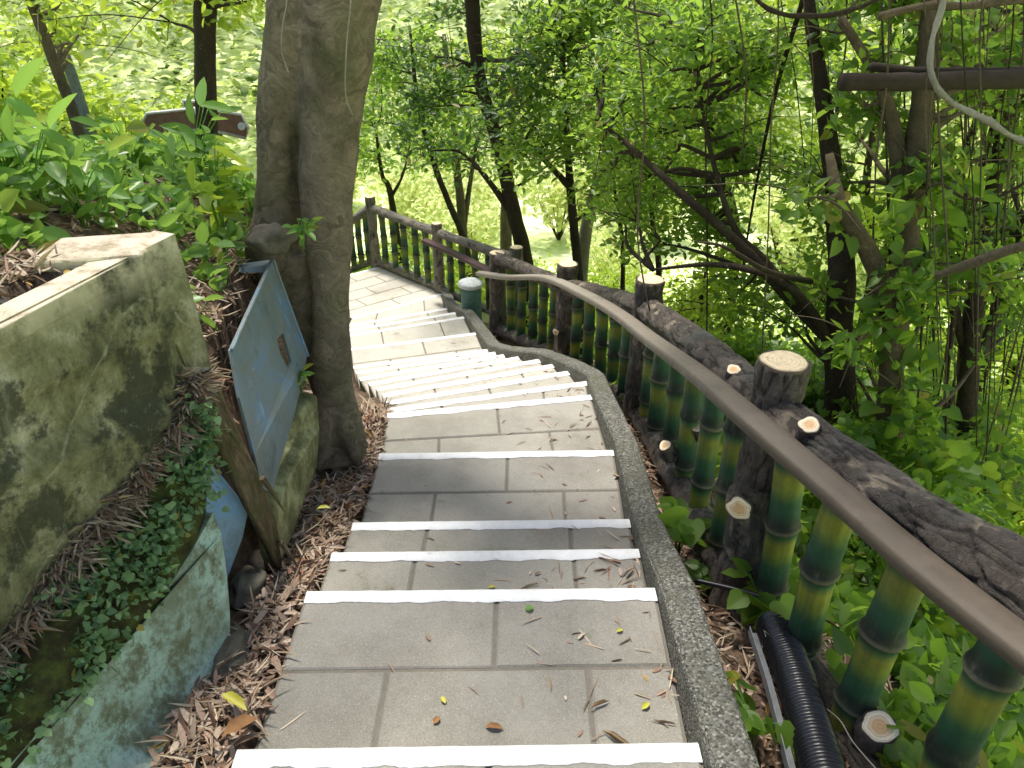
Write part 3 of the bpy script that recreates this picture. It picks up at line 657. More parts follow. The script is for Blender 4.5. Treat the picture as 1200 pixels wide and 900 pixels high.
# rotten plank
def plank(pts, widths, th, name, m, lab, cat, nrm=Vector((.8, -.5, .3))):
    P, ts = catmull(pts, 8); mb = MB(); vs = []
    for i, p in enumerate(P):
        t = (P[min(i + 1, len(P) - 1)] - P[max(i - 1, 0)]).normalized(); s = t.cross(nrm).normalized(); u = s.cross(t).normalized(); w = lerp_list(widths, ts[i])
        for j in range(9):
            a = (j / 8 - .5) * w; j1 = .005 * noise.noise((j * 1.7, i * .18, 3)); vs.append(p + s * (a + .004 * noise.noise((i * .6, j, 0))) + u * (j1 + .006 * math.sin(j * 2.1)))
        for j in range(8, -1, -1): vs.append(p + s * ((j / 8 - .5) * w) - u * th)
    K = 18; fs = [(i * K + q, i * K + (q + 1) % K, (i + 1) * K + (q + 1) % K, (i + 1) * K + q) for i in range(len(P) - 1) for q in range(K)]
    fs += [tuple(range(K))[::-1], tuple((len(P) - 1) * K + q for q in range(K))]
    mb.add(vs, fs); o = mb.build(name, m, origin=P[0]); tag(o, lab, cat); return o
plank([at(238, 440, 2.12), at(262, 500, 2.08), at(292, 565, 2.06), at(316, 620, 2.08), at(329, 668, 2.13)], [.07, .085, .085, .07, .012], .03, 'wooden_plank', M['wood'], 'rotten splintered wooden plank hanging down past the blue barrier', 'plank')
plank([at(228, 455, 2.04), at(238, 500, 2.0), at(246, 545, 1.98)], [.05, .06, .02], .03, 'wooden_plank', M['wood'], 'short mossy broken plank end beside the mossy barrier', 'plank')

rnd = random.Random(4)
for i, (px, py, Y, lab) in enumerate(((262, 505, 2.03, 'long pale splinter on the upper part of the rotten plank'), (300, 560, 2.05, 'dark splinter standing off the middle of the rotten plank'), (322, 635, 2.10, 'short pointed splinter near the tip of the rotten plank'))):
    a = at(px, py, Y) + Vector((.02, 0, 0)); mb = MB(); tube(mb, [a, a + Vector((.02, .012, -.07)), a + Vector((.045, .02, -.16))], [.011, .008, .001], 5, 4); o = mb.build('wood_splinter', M['wood'], smooth=False); tag(o, lab, 'splinter')
# rocks in the gap
def rock(c, s, lab, seed):
    bm = bmesh.new(); bmesh.ops.create_icosphere(bm, subdivisions=4, radius=1)
    for v in bm.verts:
        n = noise.noise(v.co * 1.1 + Vector((seed, 0, 0))) * .45 + noise.noise(v.co * 3 + Vector((seed, 0, 0))) * .12; v.co *= (1 + n)
        v.co = Vector((v.co.x * s[0], v.co.y * s[1], v.co.z * s[2]))
    me = bpy.data.meshes.new('rock'); bm.to_mesh(me); bm.free(); me.materials.append(M['rock'])
    for p in me.polygons: p.use_smooth = True
    o = bpy.data.objects.new('rock', me); col.objects.link(o); o.location = c; tag(o, lab, 'rock'); return o
def on(x, y, dz=0): return Vector((x, y, ground(x, y) + dz))
rock(atd(288, 690, 1.97), (.06, .09, .05), 'grey rock in the dark gap beside the turquoise slab', 1)
rock(atd(300, 660, 2.03), (.045, .05, .035), 'small pale rock below the splintered plank', 2)
rock(atd(272, 765, 1.92), (.05, .10, .045), 'long grey-green rock at the edge of the turquoise slab', 3)
rock(at(322, 268, 3.25) + Vector((0.02, -.12, 0)), (.09, .08, .055), 'mossy boulder at the root of the big tree on the bank', 4)

# ---------------------------------------------------------------- big tree
BT = thing('banyan_tree', 'large smooth grey-brown tree with two fused trunks beside the steps', 'tree', (-.87, 3.15, EYE - 2.2))
mb = MB()
def wr(q, d, s, a, r): return .020 * noise.noise(q * 4) + .007 * noise.noise(q * 9) + .005 * noise.noise(Vector((q.x * 5, q.y * 5, q.z * 26))), (.5, .5, .5, 1)
rt = [(400, 535, 3.14), (396, 500, 3.16), (391, 450, 3.19), (388, 390, 3.25), (387, 330, 3.32), (384, 270, 3.4), (383, 200, 3.45), (388, 120, 3.5), (394, 50, 3.52), (400, -20, 3.55), (412, -120, 3.6)]
P = [at(*p) for p in rt]; rad = [.135, .11, .094, .088, .092, .108, .128, .142, .158, .17, .175]
up1 = P[-1] + Vector((.05, .05, .7)); up2 = up1 + Vector((.25, .15, 1.0)); up3 = up2 + Vector((.5, .3, 1.2))
tube(mb, P + [up1, up2, up3], rad + [.16, .13, .08], 40, 9, wr)
lt = [(316, 300, 3.42), (318, 262, 3.45), (321, 200, 3.47), (326, 130, 3.5), (334, 60, 3.52), (346, -10, 3.55), (352, -110, 3.6)]
P2 = [at(*p) for p in lt]; l1 = P2[-1] + Vector((-.2, .1, .7)); l2 = l1 + Vector((-.5, .1, 1.1))
tube(mb, [P2[0] + Vector((0, 0, -.25))] + P2 + [l1, l2], [.12, .105, .088, .082, .088, .10, .115, .12, .11, .07], 34, 9, wr)
for (a, b_, c, d_, r0) in (((392, 430, 3.18), (404, 470, 3.14), (418, 505, 3.1), (430, 525, 3.08), .045), ((385, 470, 3.14), (379, 510, 3.06), (374, 538, 3.02), (372, 552, 3.0), .05), ((398, 480, 3.12), (410, 515, 3.07), (417, 535, 3.04), (420, 548, 3.02), .045), ((360, 20, 3.6), (350, 130, 3.56), (347, 215, 3.54), (346, 330, 3.52), .075),
     ((345, 300, 3.45), (352, 345, 3.4), (368, 420, 3.3), (380, 480, 3.2), .08)):
    tube(mb, [at(*a), at(*b_), at(*c), at(*d_)], [r0 * 1.3, r0, r0 * .7, r0 * .3], 16, 7, wr)
for dx, ln in ((-.3, .9), (.6, .8), (0, 1.0)):     # upper limbs
    tube(mb, [up1, up1 + Vector((dx, -.5 * ln, .7)), up1 + Vector((dx * 2.6, -1.3 * ln, 1.3)), up1 + Vector((dx * 4, -2.2 * ln, 1.7))], [.11, .08, .05, .02], 12, 5)
bt = mb.build('trunk', M['treebark'], BT)
rm = bt.modifiers.new('remesh', 'REMESH'); rm.mode = 'VOXEL'; rm.voxel_size = .014; rm.use_smooth_shade = True
sm = bt.modifiers.new('smooth', 'SMOOTH'); sm.factor = .5; sm.iterations = 4

# ---------------------------------------------------------------- foliage
def leaf_mesh(name, pos, size, mats, up=.6, aspect=.5, kind='oval', dirs=None, down=.2, rng=RNG, fold=.25):
    pos = np.asarray(pos, dtype=np.float64); n = len(pos)
    nrm = rng.normal(size=(n, 3)) * (1 - up); nrm[:, 2] += up; nrm /= np.linalg.norm(nrm, axis=1)[:, None] + 1e-9
    d = rng.normal(size=(n, 3)) if dirs is None else np.asarray(dirs) + rng.normal(size=(n, 3)) * .35
    d[:, 2] -= down; d -= nrm * (d * nrm).sum(1)[:, None]; d /= np.linalg.norm(d, axis=1)[:, None] + 1e-9
    s = np.cross(nrm, d); sz = (np.asarray(size) if np.ndim(size) else size * rng.uniform(.6, 1.35, n)).reshape(-1, 1); w = sz * aspect
    prof = {'oval': [(0, 0, 0), (.28, .42, 1), (.68, .40, 1), (1, 0, -.3)], 'heart': [(.08, 0, 0), (-.02, .36, 1), (.42, .52, 1), (1, 0, -.5)],
            'fine': [(0, 0, 0), (.12, .28, .8), (.34, .47, 1), (.62, .43, .8), (.86, .19, .2), (1, 0, -.8)],
            'fineheart': [(.07, 0, 0), (-.05, .20, .6), (.05, .44, 1), (.34, .53, 1), (.70, .30, .5), (1, 0, -.8)],
            'blade': [(0, 0, 0), (.15, .42, .5), (.5, .5, .3), (.8, .3, -.6), (1, 0, -1.6)]}[kind]
    m_ = len(prof) - 2; k = 2 + 2 * m_; V = np.zeros((n, k, 3)); idx = [(0, 1)] + [(j, 1) for j in range(1, m_ + 1)] + [(m_ + 1, 1)] + [(j, -1) for j in range(m_, 0, -1)]
    bend = rng.uniform(-.5, 1.2, n)[:, None]
    for j, (pi, sg) in enumerate(idx):
        a, b_, h = prof[pi]; V[:, j] = pos + d * sz * a + s * w * b_ * sg + nrm * sz * fold * (.35 * h if b_ else .25 * h * (a > .5)) * (bend if kind == 'blade' else 1)
    V = V.reshape(-1, 3)
    me = bpy.data.meshes.new(name); me.vertices.add(n * k); me.vertices.foreach_set('co', V.ravel())
    q = np.arange(n)[:, None] * k; A = [0] + list(range(m_ + 1, 0, -1)); B = [0] + list(range(k - 1, m_, -1)); hv = m_ + 2
    F = np.concatenate([q + np.array(A), q + np.array(B)], axis=1).ravel()
    me.loops.add(n * hv * 2); me.loops.foreach_set('vertex_index', F.astype(np.int32)); me.polygons.add(n * 2)
    me.polygons.foreach_set('loop_start', (np.arange(n * 2) * hv).astype(np.int32))
    try: me.polygons.foreach_set('loop_total', np.full(n * 2, hv, dtype=np.int32))
    except Exception: pass
    me.materials.append(mats); me.update(calc_edges=True); me.validate(); return me
def lobj(name, me, parent=None, loc=None):
    o = bpy.data.objects.new(name, me); col.objects.link(o)
    if parent: o.parent = parent; o.location = -world_loc(parent)
    if loc is not None: o.location = loc
    return o
def blob(c, r, n, rng=RNG, flat_=.75):
    p = rng.normal(size=(n, 3)); p /= np.linalg.norm(p, axis=1)[:, None]; p *= (rng.uniform(0, 1, n) ** .5)[:, None] * np.array([r, r, r * flat_]); return p + np.array(c)
def branch(mb, a, b, r0, r1, seg=7, n=5, sag=.07, rng=random):
    a, b = Vector(a), Vector(b); L = (b - a).length; w = Vector((rng.uniform(-1, 1), rng.uniform(-1, 1), rng.uniform(-.4, 1.2))) * L * sag
    w2 = Vector((rng.uniform(-1, 1), rng.uniform(-1, 1), rng.uniform(-.6, .8))) * L * sag
    pts = [a, a.lerp(b, .33) + w, a.lerp(b, .66) + w2 * .7, b]; tube(mb, pts, [r0, r0 * .75 + r1 * .25, (r0 + r1) / 2.6, r1], seg, n); return pts
def make_tree(name, label, cat, trunk, radii, targets, leafm, bark, lsize, nleaf, rcl, group=None, extra=(), kind='oval', up=.55, tw=3, start=.25, seg=14):
    lsize *= .8; nleaf = int(nleaf * 1.4); root = thing(name, label, cat, trunk[0], group); mb = MB()
    kd = lambda q, d, s, a, r: (r * .12 * noise.noise(q * 7) + r * .08 * noise.noise(q * 20), (.5, .5, .5, 1))
    tube(mb, trunk, radii, seg, 7, kd); P, ts = catmull(trunk, 8)
    for e, er in extra: tube(mb, e, er, 9, 6, kd)
    cl = []
    EP = [p for e, _ in extra for p in catmull(e, 5)[0]]
    for t in targets:
        t = Vector(t); cand = [p for p in P[int(len(P) * start):] if p.z < t.z + .3] or P[-6:]
        cand = cand + [p for p in EP if p.z < t.z + .3]
        s = min(cand, key=lambda p: (p - t).length + .25 * abs((t.z - p.z) - .5 * math.hypot(p.x - t.x, p.y - t.y))); L = (t - s).length
        bp = branch(mb, s, t, max(.006, min(radii[-1] * .8, .012 + L * .006)), .003, 6, 5)
        cl += list(blob(t, rcl * random.uniform(.7, 1.2), nleaf)); pm = bp[2]; cl += list(blob(pm, rcl * .8, nleaf // 3))
        for _ in range(tw):
            q = t + Vector((random.gauss(0, 1), random.gauss(0, 1), random.gauss(0, .7))) * rcl * .9
            tube(mb, [bp[2], (bp[2] + q) / 2 + Vector((0, 0, .04)), q], [.005, .0035, .002], 4, 3)
    mb.build('trunk', bark, root)
    if cl: lobj('crown', leaf_mesh('crown', cl, lsize, leafm, up, .52, kind), root)
    return root
def tg(n, px0, px1, py0, py1, y0, y1):
    return [at(random.uniform(px0, px1), random.uniform(py0, py1), random.uniform(y0, y1)) for _ in range(n)]
def gr(px, py, Y):            # foot of a trunk: on the ground below/at this bearing
    p = at(px, py, Y); p.z = ground(p.x, p.y) - .05; return p
# crown of the big tree: overhead, out of frame, it shades the near steps
ov = []
for k in range(72):
    ov.append(Vector((random.uniform(-3.3, 1.8), random.uniform(-1.5, 5.3), EYE + random.uniform(2.6, 4.2))))
cl = []
for t in ov: cl += list(blob(t, .5, 90))
cl += [p for t in tg(0, 0, 1, 0, 1, 1, 2) for p in blob(t, .2, 10)]
lobj('crown', leaf_mesh('crown', cl, .11, M['leafdark'], .6, .5), BT)
# right-hand trees
T1 = [gr(985, 560, 4.4), at(985, 470, 4.3), at(983, 400, 4.3), at(986, 320, 4.35), at(978, 220, 4.5), at(965, 120, 4.6), at(950, 20, 4.7), at(940, -80, 4.8)]
make_tree('gnarled_tree', 'dark gnarled tree with long arching branches behind the fence', 'tree', T1, [.14, .10, .085, .08, .06, .045, .035, .02],
    tg(46, 700, 980, -10, 240, 4.7, 6.4) + tg(16, 700, 900, 100, 300, 5.0, 6.4) + tg(10, 860, 1000, 240, 420, 4.6, 5.8), M['leaf'], M['darkbark'], .075, 75, .24, start=.2,
    extra=[([at(985, 410, 4.3), at(925, 350, 4.35), at(868, 288, 4.45), at(800, 228, 4.6), at(745, 178, 4.8), at(700, 140, 5.0)], [.048, .038, .032, .026, .018, .008]),
           ([at(975, 400, 4.3), at(930, 340, 4.2), at(885, 318, 4.25), at(830, 310, 4.4), at(765, 316, 4.5)], [.035, .028, .022, .016, .008]),
           ([at(930, 345, 4.3), at(890, 300, 4.5), at(858, 262, 4.6), at(830, 165, 4.9), at(815, 60, 5.1)], [.035, .026, .02, .014, .008]),
           ([at(950, 330, 4.3), at(900, 318, 4.1), at(850, 290, 4.0), at(815, 283, 4.05)], [.02, .016, .010, .005])])
T2 = [gr(1045, 560, 4.0), at(1042, 500, 3.95), at(1046, 420, 3.95), at(1058, 320, 4.0), at(1068, 220, 4.1), at(1080, 120, 4.2), at(1092, 10, 4.3), at(1100, -90, 4.4)]
make_tree('vine_covered_tree', 'tree with brown bark wrapped in vines and leaves, right of the gnarled tree', 'tree', T2, [.12, .08, .068, .07, .065, .055, .045, .035],
    tg(28, 960, 1210, -20, 180, 4.2, 5.6) + tg(16, 930, 1180, 200, 480, 3.6, 4.8) + tg(8, 1050, 1200, 150, 400, 3.6, 5), M['leaf'], M['vinebark'], .095, 34, .20, kind='heart', start=.1,
    extra=[([at(1050, 380, 3.95), at(1020, 300, 3.9), at(985, 240, 3.9), at(972, 180, 4.0)], [.06, .05, .04, .02]), ([at(1060, 250, 4.1), at(1040, 120, 4.2), at(985, 20, 4.3)], [.05, .035, .02])])
T3 = [gr(1135, 560, 4.9), at(1132, 480, 4.8), at(1138, 400, 4.8), at(1150, 300, 4.9), at(1172, 180, 5.0), at(1190, 60, 5.2), at(1200, -60, 5.3)]
make_tree('slender_tree', 'slender dark forked tree near the right edge with hanging vines', 'tree', T3, [.10, .07, .06, .055, .05, .04, .03],
    tg(20, 1080, 1230, 0, 260, 4.6, 6.2) + tg(18, 1080, 1230, 240, 500, 4.8, 6.4), M['leaf'], M['darkbark'], .085, 50, .26, start=.3,
    extra=[([at(1135, 420, 4.8), at(1110, 330, 4.9), at(1100, 200, 5.0), at(1085, 60, 5.2)], [.04, .03, .022, .01]), ([at(1140, 440, 4.8), at(1170, 350, 4.9), at(1200, 260, 5.0)], [.03, .02, .01])])
def shade_canopy(root, top, n, box, nl=110, r=.5, size=.12, m='leafdark'):  # unseen upper crowns, added overhead to shade the right-hand thicket
    mb = MB(); cl = []
    for i in range(n):
        t = Vector([random.uniform(*box[j]) for j in range(3)]); cl += list(blob(t, r, nl))
        if i % 3 == 0: branch(mb, top, t, .014, .003, 6, 5)
    mb.build('limb', M['darkbark'], root); lobj('crown', leaf_mesh('crown', cl, size, M[m], .6, .52), root)
shade_canopy(bpy.data.objects['gnarled_tree'], T1[-1], 30, ((.9, 3.6), (2.8, 6.4), (EYE + 1.0, EYE + 2.6)))
shade_canopy(bpy.data.objects['vine_covered_tree'], T2[-1], 24, ((1.5, 4.4), (1.4, 5.0), (EYE + .9, EYE + 2.4)))
shade_canopy(bpy.data.objects['slender_tree'], T3[-1], 20, ((3.0, 6.5), (3, 8), (EYE + .8, EYE + 2.6)))
# trees beyond the middle of the fence
def tr(lab, pts, rad, tgs, lm='leaf', bk='darkbark', ls=.10, nl=70, rc=.36, nm='forest_tree', **kw):
    return make_tree(nm, lab, 'tree', [gr(*pts[0])] + [at(*p) for p in pts[1:]], rad, tgs, M[lm], M[bk], ls, nl, rc, **kw)
tr('dark straight tree rising behind the junction of the two fences', [(620, 330, 9.0), (617, 318, 9.0), (600, 240, 9.0), (585, 175, 9.1), (562, 90, 9.2), (553, 0, 9.3), (550, -80, 9.4)], [.13, .10, .085, .08, .07, .085, .05],
   tg(15, 480, 700, 60, 190, 7.4, 9.5) + tg(9, 440, 680, -20, 80, 8, 10) + tg(16, 400, 720, -220, -30, 8, 10.5), 'leafdark', ls=.10, nl=70,
   extra=[([at(600, 250, 9), at(575, 215, 9), at(555, 190, 9.1)], [.05, .035, .02]), ([at(560, 70, 9.2), at(600, 70, 9.0), at(640, 55, 8.8)], [.03, .02, .01])])
tr('thin dark tree forking above the second fence post', [(684, 345, 8.3), (678, 330, 8.3), (673, 270, 8.3), (668, 215, 8.3), (664, 150, 8.4), (660, 60, 8.5)], [.075, .055, .05, .045, .035, .02],
   tg(12, 600, 760, 80, 200, 7.0, 8.8) + tg(8, 620, 740, 0, 90, 7.4, 9) + tg(10, 600, 800, -200, -20, 7.4, 9.5), 'leaf', ls=.10, nl=70,
   extra=[([at(670, 222, 8.3), at(645, 195, 8.2), at(615, 165, 8.2)], [.04, .03, .015]), ([at(672, 262, 8.3), at(700, 235, 8.4), at(720, 190, 8.5)], [.02, .014, .008])])
tr('pale smooth tree bending right behind the fence', [(678, 350, 9.6), (681, 330, 9.6), (688, 262, 9.6), (702, 212, 9.6), (720, 178, 9.7), (748, 140, 9.8), (775, 80, 10)], [.10, .085, .08, .075, .06, .04, .025],
   tg(14, 700, 850, 40, 160, 8.5, 10.5) + tg(10, 680, 900, -200, 0, 8.5, 10.5), 'leafbright', 'palebark', .12, 60, .42)
tr('slim leaning tree over the far grey fence', [(555, 300, 11), (545, 285, 11), (525, 235, 11), (508, 190, 11), (490, 120, 11.1), (480, 30, 11.3)], [.07, .05, .045, .04, .03, .02],
   tg(12, 420, 540, 20, 190, 9.5, 12), 'leaf', ls=.11, nl=70, rc=.42)
tr('brown double-stemmed tree above the far grey fence', [(546, 300, 12), (540, 240, 12), (536, 205, 12), (530, 120, 12), (520, 40, 12.2)], [.09, .07, .06, .05, .03],
   tg(10, 460, 600, 60, 200, 11, 13), 'leaf', 'vinebark', .12, 60, .5, extra=[([at(543, 270, 12), at(550, 220, 12.1), at(560, 160, 12.2)], [.05, .04, .02])])
tr('pale brown tree far down the slope between darker trunks', [(596, 330, 14), (593, 280, 14), (594, 230, 14), (600, 140, 14), (610, 40, 14)], [.13, .11, .10, .08, .04],
   tg(12, 520, 700, 20, 150, 12.5, 15), 'leafbright', 'vinebark', .14, 60, .6)
tr('small forked tree above the end of the far fence', [(470, 262, 12.5), (458, 230, 12.5), (448, 205, 12.5), (440, 150, 12.6)], [.06, .05, .035, .02],
   tg(10, 410, 500, 80, 200, 11.5, 13.5), 'leaf', ls=.12, nl=70, rc=.45, extra=[([at(458, 232, 12.5), at(472, 205, 12.5), at(480, 170, 12.5)], [.03, .02, .01])])
tr('thin bare-stemmed sapling between the tall trees', [(735, 330, 8), (730, 300, 8), (722, 240, 8), (716, 160, 8.1)], [.03, .025, .02, .01], tg(5, 690, 760, 160, 250, 7.5, 8.6), 'leaf', ls=.09, nl=50, rc=.3)
tr('bushy sapling with light leaves beside the third fence post', [(820, 430, 6.2), (818, 400, 6.2), (822, 350, 6.2), (828, 310, 6.3)], [.03, .025, .018, .01], tg(14, 770, 900, 300, 400, 5.6, 7), 'leafbright', ls=.08, nl=70, rc=.28, start=.1)
tr('sunlit yellow-green tree standing behind the gnarled tree', [(860, 330, 9.2), (862, 300, 9.2), (850, 200, 9.3), (856, 100, 9.4), (850, 0, 9.5)], [.08, .06, .05, .04, .02],
   tg(26, 740, 960, -10, 230, 8.2, 10.5) + tg(10, 740, 980, -220, -20, 8.2, 10.5), 'leafbright', ls=.12, nl=70, rc=.45)
tr('sunlit yellow-green tree seen between the two right-hand trunks', [(1020, 360, 9.8), (1022, 320, 9.8), (1015, 220, 9.9), (1030, 110, 10), (1035, 0, 10)], [.08, .06, .05, .04, .02],
   tg(24, 940, 1120, 0, 330, 8.6, 11) + tg(10, 940, 1150, -220, -20, 8.6, 11), 'leafbright', ls=.12, nl=70, rc=.48)
tr('sunlit yellow-green tree at the far right behind the slender tree', [(1180, 380, 10), (1175, 340, 10), (1165, 230, 10), (1180, 110, 10.2), (1190, 0, 10.3)], [.08, .06, .05, .04, .02],
   tg(24, 1090, 1260, 0, 360, 8.8, 11) + tg(14, 1100, 1500, -220, 200, 8.8, 11), 'leafbright', ls=.12, nl=70, rc=.48)
tr('fine-leaved dark sapling in front of the pale tree', [(770, 360, 7.2), (772, 330, 7.2), (764, 250, 7.2), (770, 160, 7.3), (760, 60, 7.3)], [.035, .03, .025, .02, .01],
   tg(30, 670, 860, -10, 240, 6.4, 8.2), 'leaf', ls=.09, nl=75, rc=.34)
# left trees
tr('straight dark trunk with climbing vine left of the big tree', [(262, 245, 5.3), (246, 200, 5.3), (241, 100, 5.35), (240, 0, 5.4), (240, -80, 5.5)], [.085, .072, .07, .068, .06],
   tg(8, 180, 320, -60, 20, 4.8, 6.5), 'leafbright', 'darkbark', .10, 50, .35)
tr('thin brown leaning trunk at the upper left', [(98, 175, 6.2), (88, 140, 6.2), (66, 80, 6.2), (36, 0, 6.2), (10, -70, 6.2)], [.05, .042, .04, .038, .03],
   tg(8, 0, 140, -60, 40, 6, 8), 'leafbright', 'vinebark', .10, 50, .4)
# shrubs: three kinds, copied down the slope and on the bank
def shrub(name, label, lm, ls, kind, nl, h, seed, aspect=.5, group=None):
    random.seed(seed); root = thing(name, label, 'shrub', (0, 0, 0), group); mb = MB(); cl = []
    for i in range(16):
        a = random.uniform(0, 6.28); l = random.uniform(.5, 1) * h; o_ = Vector((math.cos(a), math.sin(a), 0)) * l * random.uniform(.2, .75)
        tip = o_ + Vector((0, 0, l)); tube(mb, [Vector((0, 0, -.05)), o_ * .4 + Vector((0, 0, l * .5)), tip], [.014, .01, .003], 5, 4)
        cl += list(blob(tip, h * .3, nl)); cl += list(blob(o_ * .55 + Vector((0, 0, l * .6)), h * .28, nl // 2))
    mb.build('stem', M['darkbark'], root); lobj('foliage', leaf_mesh('foliage', cl, ls, M[lm], .55, aspect, kind), root); return root
random.seed(11)
kinds = [shrub('shrub', 'bright yellow-green leafy shrub on the slope beyond the fences', 'leafbright', .10, 'oval', 60, 1.1, 21, group='bright shrubs on the slope'),
         shrub('shrub', 'mid-green leafy shrub growing on the slope below the fence', 'leaf', .09, 'heart', 60, 1.0, 22, .8, group='green shrubs on the slope'),
         shrub('shrub', 'pale sunlit shrub down in the valley beyond the trees', 'leafpale', .16, 'oval', 60, 1.8, 23, group='pale shrubs in the valley')]
first = [True] * 3
def put(k, x, y, s, label=None, group=None):
    loc = on(x, y, -.03)
    if first[k]: first[k] = False; o = kinds[k]; o.location = loc; o.scale = (s,) * 3
    else: o = copy_tree(kinds[k], loc, random.uniform(0, 6.28), s)
    if label: o['label'] = label
    if group: o['group'] = group
def spot(px, Y): return at(px, 100, Y).x * 1.0
for (px, Y, s) in ((930, 5.6, .7), (1080, 5.4, 1.0), (1180, 5.0, 1.0), (1120, 7.5, 1.5), (960, 7, 1.1), (1220, 8, 1.6), (820, 8.8, 1.0), (1000, 5.6, .8), (1180, 3.4, .7), (1250, 2.8, .6), (1100, 6.5, 1.1), (900, 6.4, .8), (1200, 6, 1.1), (1000, 8, 1.2), (1150, 9, 1.3), (860, 7.8, .9), (1050, 4.9, .6), (1250, 4.2, .8), (1120, 3.6, .55)): put(1, spot(px, Y), Y, s)
for (px, Y, s) in ((1350, 5.5, 1), (1420, 7.5, 1.4), (1380, 9.5, 1.5), (1550, 6, 1.2), (1600, 8.5, 1.6), (1320, 12, 1.6), (1500, 11, 1.7), (780, 9.5, 1), (860, 10, 1.1), (950, 11, 1.3), (1080, 12, 1.4), (500, 13.5, .8), (640, 12.5, .9), (430, 12.5, .8), (560, 15, 1), (730, 13.5, 1.2), (1200, 12, 1.5), (840, 6.8, .7)): put(0, spot(px, Y), Y, s)
for i in range(48): Y = random.uniform(16, 26); put(2, spot(random.uniform(380, 2000), Y), Y, random.uniform(.8, 1.5))
LBG = 'bright shrubs on the upper left bank'
for i in range(22):
    Y = random.uniform(7, 16); put(0, min(spot(random.uniform(-60, 330), Y), -3.4 if Y < 11 else 9), Y, random.uniform(.8, 1.5), 'bright yellow-green shrub on the upper left bank behind the sign', LBG)
# distant wood on the hillside: one mass
pts = []
for i in range(6500):
    a = random.uniform(-1.25, 1.25); r = random.uniform(27, 62); x, y = math.sin(a) * r, math.cos(a) * r; z = ground(x, y); h = random.uniform(.5, 3.5)
    pts += list(blob((x, y, z + h), random.uniform(.8, 1.8), 16))
def m_wood_leaf(g):
    p = g.pos(); r = g.n('ShaderNodeNewGeometry').outputs['Random Per Island']
    c = g.mix(r, (.62, .74, .14), (1.0, 1.0, .72)); k = g.fr(g.noise(p, .45, 5, .7), .46, .58)  # near-white leaf tone, strong sunlight put into the colour
    c = g.mix(k, c, (.10, .18, .03)); a = g.pbr(c, .6); b = g.n('ShaderNodeBsdfTranslucent', inp={'Color': c}).outputs[0]
    return g.n('ShaderNodeMixShader', inp={0: .45, 1: a, 2: b}).outputs[0]
M['woodleaf'] = mat('woodleaf', m_wood_leaf)
w = lobj('woodland', leaf_mesh('woodland', pts, .40, M['woodleaf'], .78, .6)); tag(w, kind='stuff')
# valley lawn tufts, mid-slope undergrowth
def cover(name, n, fn, size, m, kind='oval', up=.4, h=.1, down=-.3, asp=.5):
    pts = []
    while len(pts) < n:
        c = fn()
        if c is None: continue
        x, y = c; hh = h * random.random() ** 1.0; pts.append((x, y, ground(x, y) + hh))
    o = lobj(name, leaf_mesh(name, pts, size, m, up, asp, kind, down=down)); tag(o, kind='stuff'); return o
def f1():
    px, Y = random.uniform(700, 1900), .6 + random.random() ** 1.5 * 9; x = at(px, 300, Y).x; lat, d = path_at(x, Y)
    return (x, Y) if lat > 1.12 - (Y > 3) * .2 and not (lat < 1.4 and random.random() < .6) and noise.noise((x * 2.5, Y * 2.5, 0)) > -.22 else None
cover('undergrowth', 20000, f1, .075, M['leaf'], 'fineheart', .45, .20, -.2, .85)
def f1b():
    Y = 8 + random.random() * 10; x = at(random.uniform(380, 1900), 200, Y).x; lat, d = path_at(x, Y); return (x, Y) if lat > 1.2 else None
cover('ground_cover', 22000, f1b, .13, M['leafbright'], 'oval', .4, .5)
def f2():
    Y = .6 + random.random() ** 1.4 * 8; xf = interp(Y, XF); x = xf - .12 - random.random() ** 1.3 * 5; 
    if Y < 2.1 and x > xf - .26: return None
    if noise.noise((x * 1.8, Y * 1.8, 5)) < -.12 and xf - x < .8: return None
    if xf - x < .30 and random.random() < .5: return None
    return (x, Y)
cover('bank_plants', 21000, f2, .08, M['plant'], 'fine', .45, .17, -.5, .55)
# broad-leaved plants on the bank
def leafy(name, label, n, h, ls, m, seed, asp=.5, kind='fine', cat='plant', spread=.6, group=None, perstem=3):
    rnd = random.Random(seed); root = thing(name, label, cat, (0, 0, 0), group); mb = MB(); P = []; D = []
    for i in range(n):
        a = rnd.uniform(0, 6.28); l = h * rnd.uniform(.55, 1.1); o_ = Vector((math.cos(a), math.sin(a), 0)) * l * spread * rnd.uniform(.3, 1)
        tip = o_ + Vector((0, 0, l)); tube(mb, [Vector((0, 0, -.03)), o_ * .35 + Vector((0, 0, l * .6)), tip], [.004, .003, .002], 5, 4)
        P.append(tip); D.append((math.cos(a), math.sin(a), .1))
        for q in range(perstem - 1):
            t = rnd.uniform(.45, .95); P.append(o_ * .6 * t + Vector((0, 0, l * t))); b_ = a + rnd.choice((-1.3, 1.3)) + rnd.uniform(-.4, .4); D.append((math.cos(b_), math.sin(b_), .2))
    mb.build('stem', M['plant'], root); lobj('foliage', leaf_mesh('foliage', P, ls, M[m], .62, asp, kind, dirs=D, rng=np.random.default_rng(seed)), root); return root
pl0 = leafy('leafy_plant', 'broad-leaved green plant growing on the left bank', 12, .26, .115, 'plant', 5, .5, group='broad-leaved plants on the left bank')
pl1 = leafy('leafy_plant', 'tall broad-leaved green plant growing on the left bank', 10, .36, .13, 'plant', 6, .42, group='tall broad-leaved plants on the left bank')
random.seed(5); n0 = 0
sp_list = []
while len(sp_list) < 95:
    Y = random.uniform(1.0, 5.2); xf = interp(Y, XF); x = xf - random.uniform(.16, 2.6)
    if Y < 2.15 and x > xf - .30: continue
    if 2.15 <= Y < 4 and x > xf - .35 and random.random() < .55: continue
    sp_list.append((x, Y))
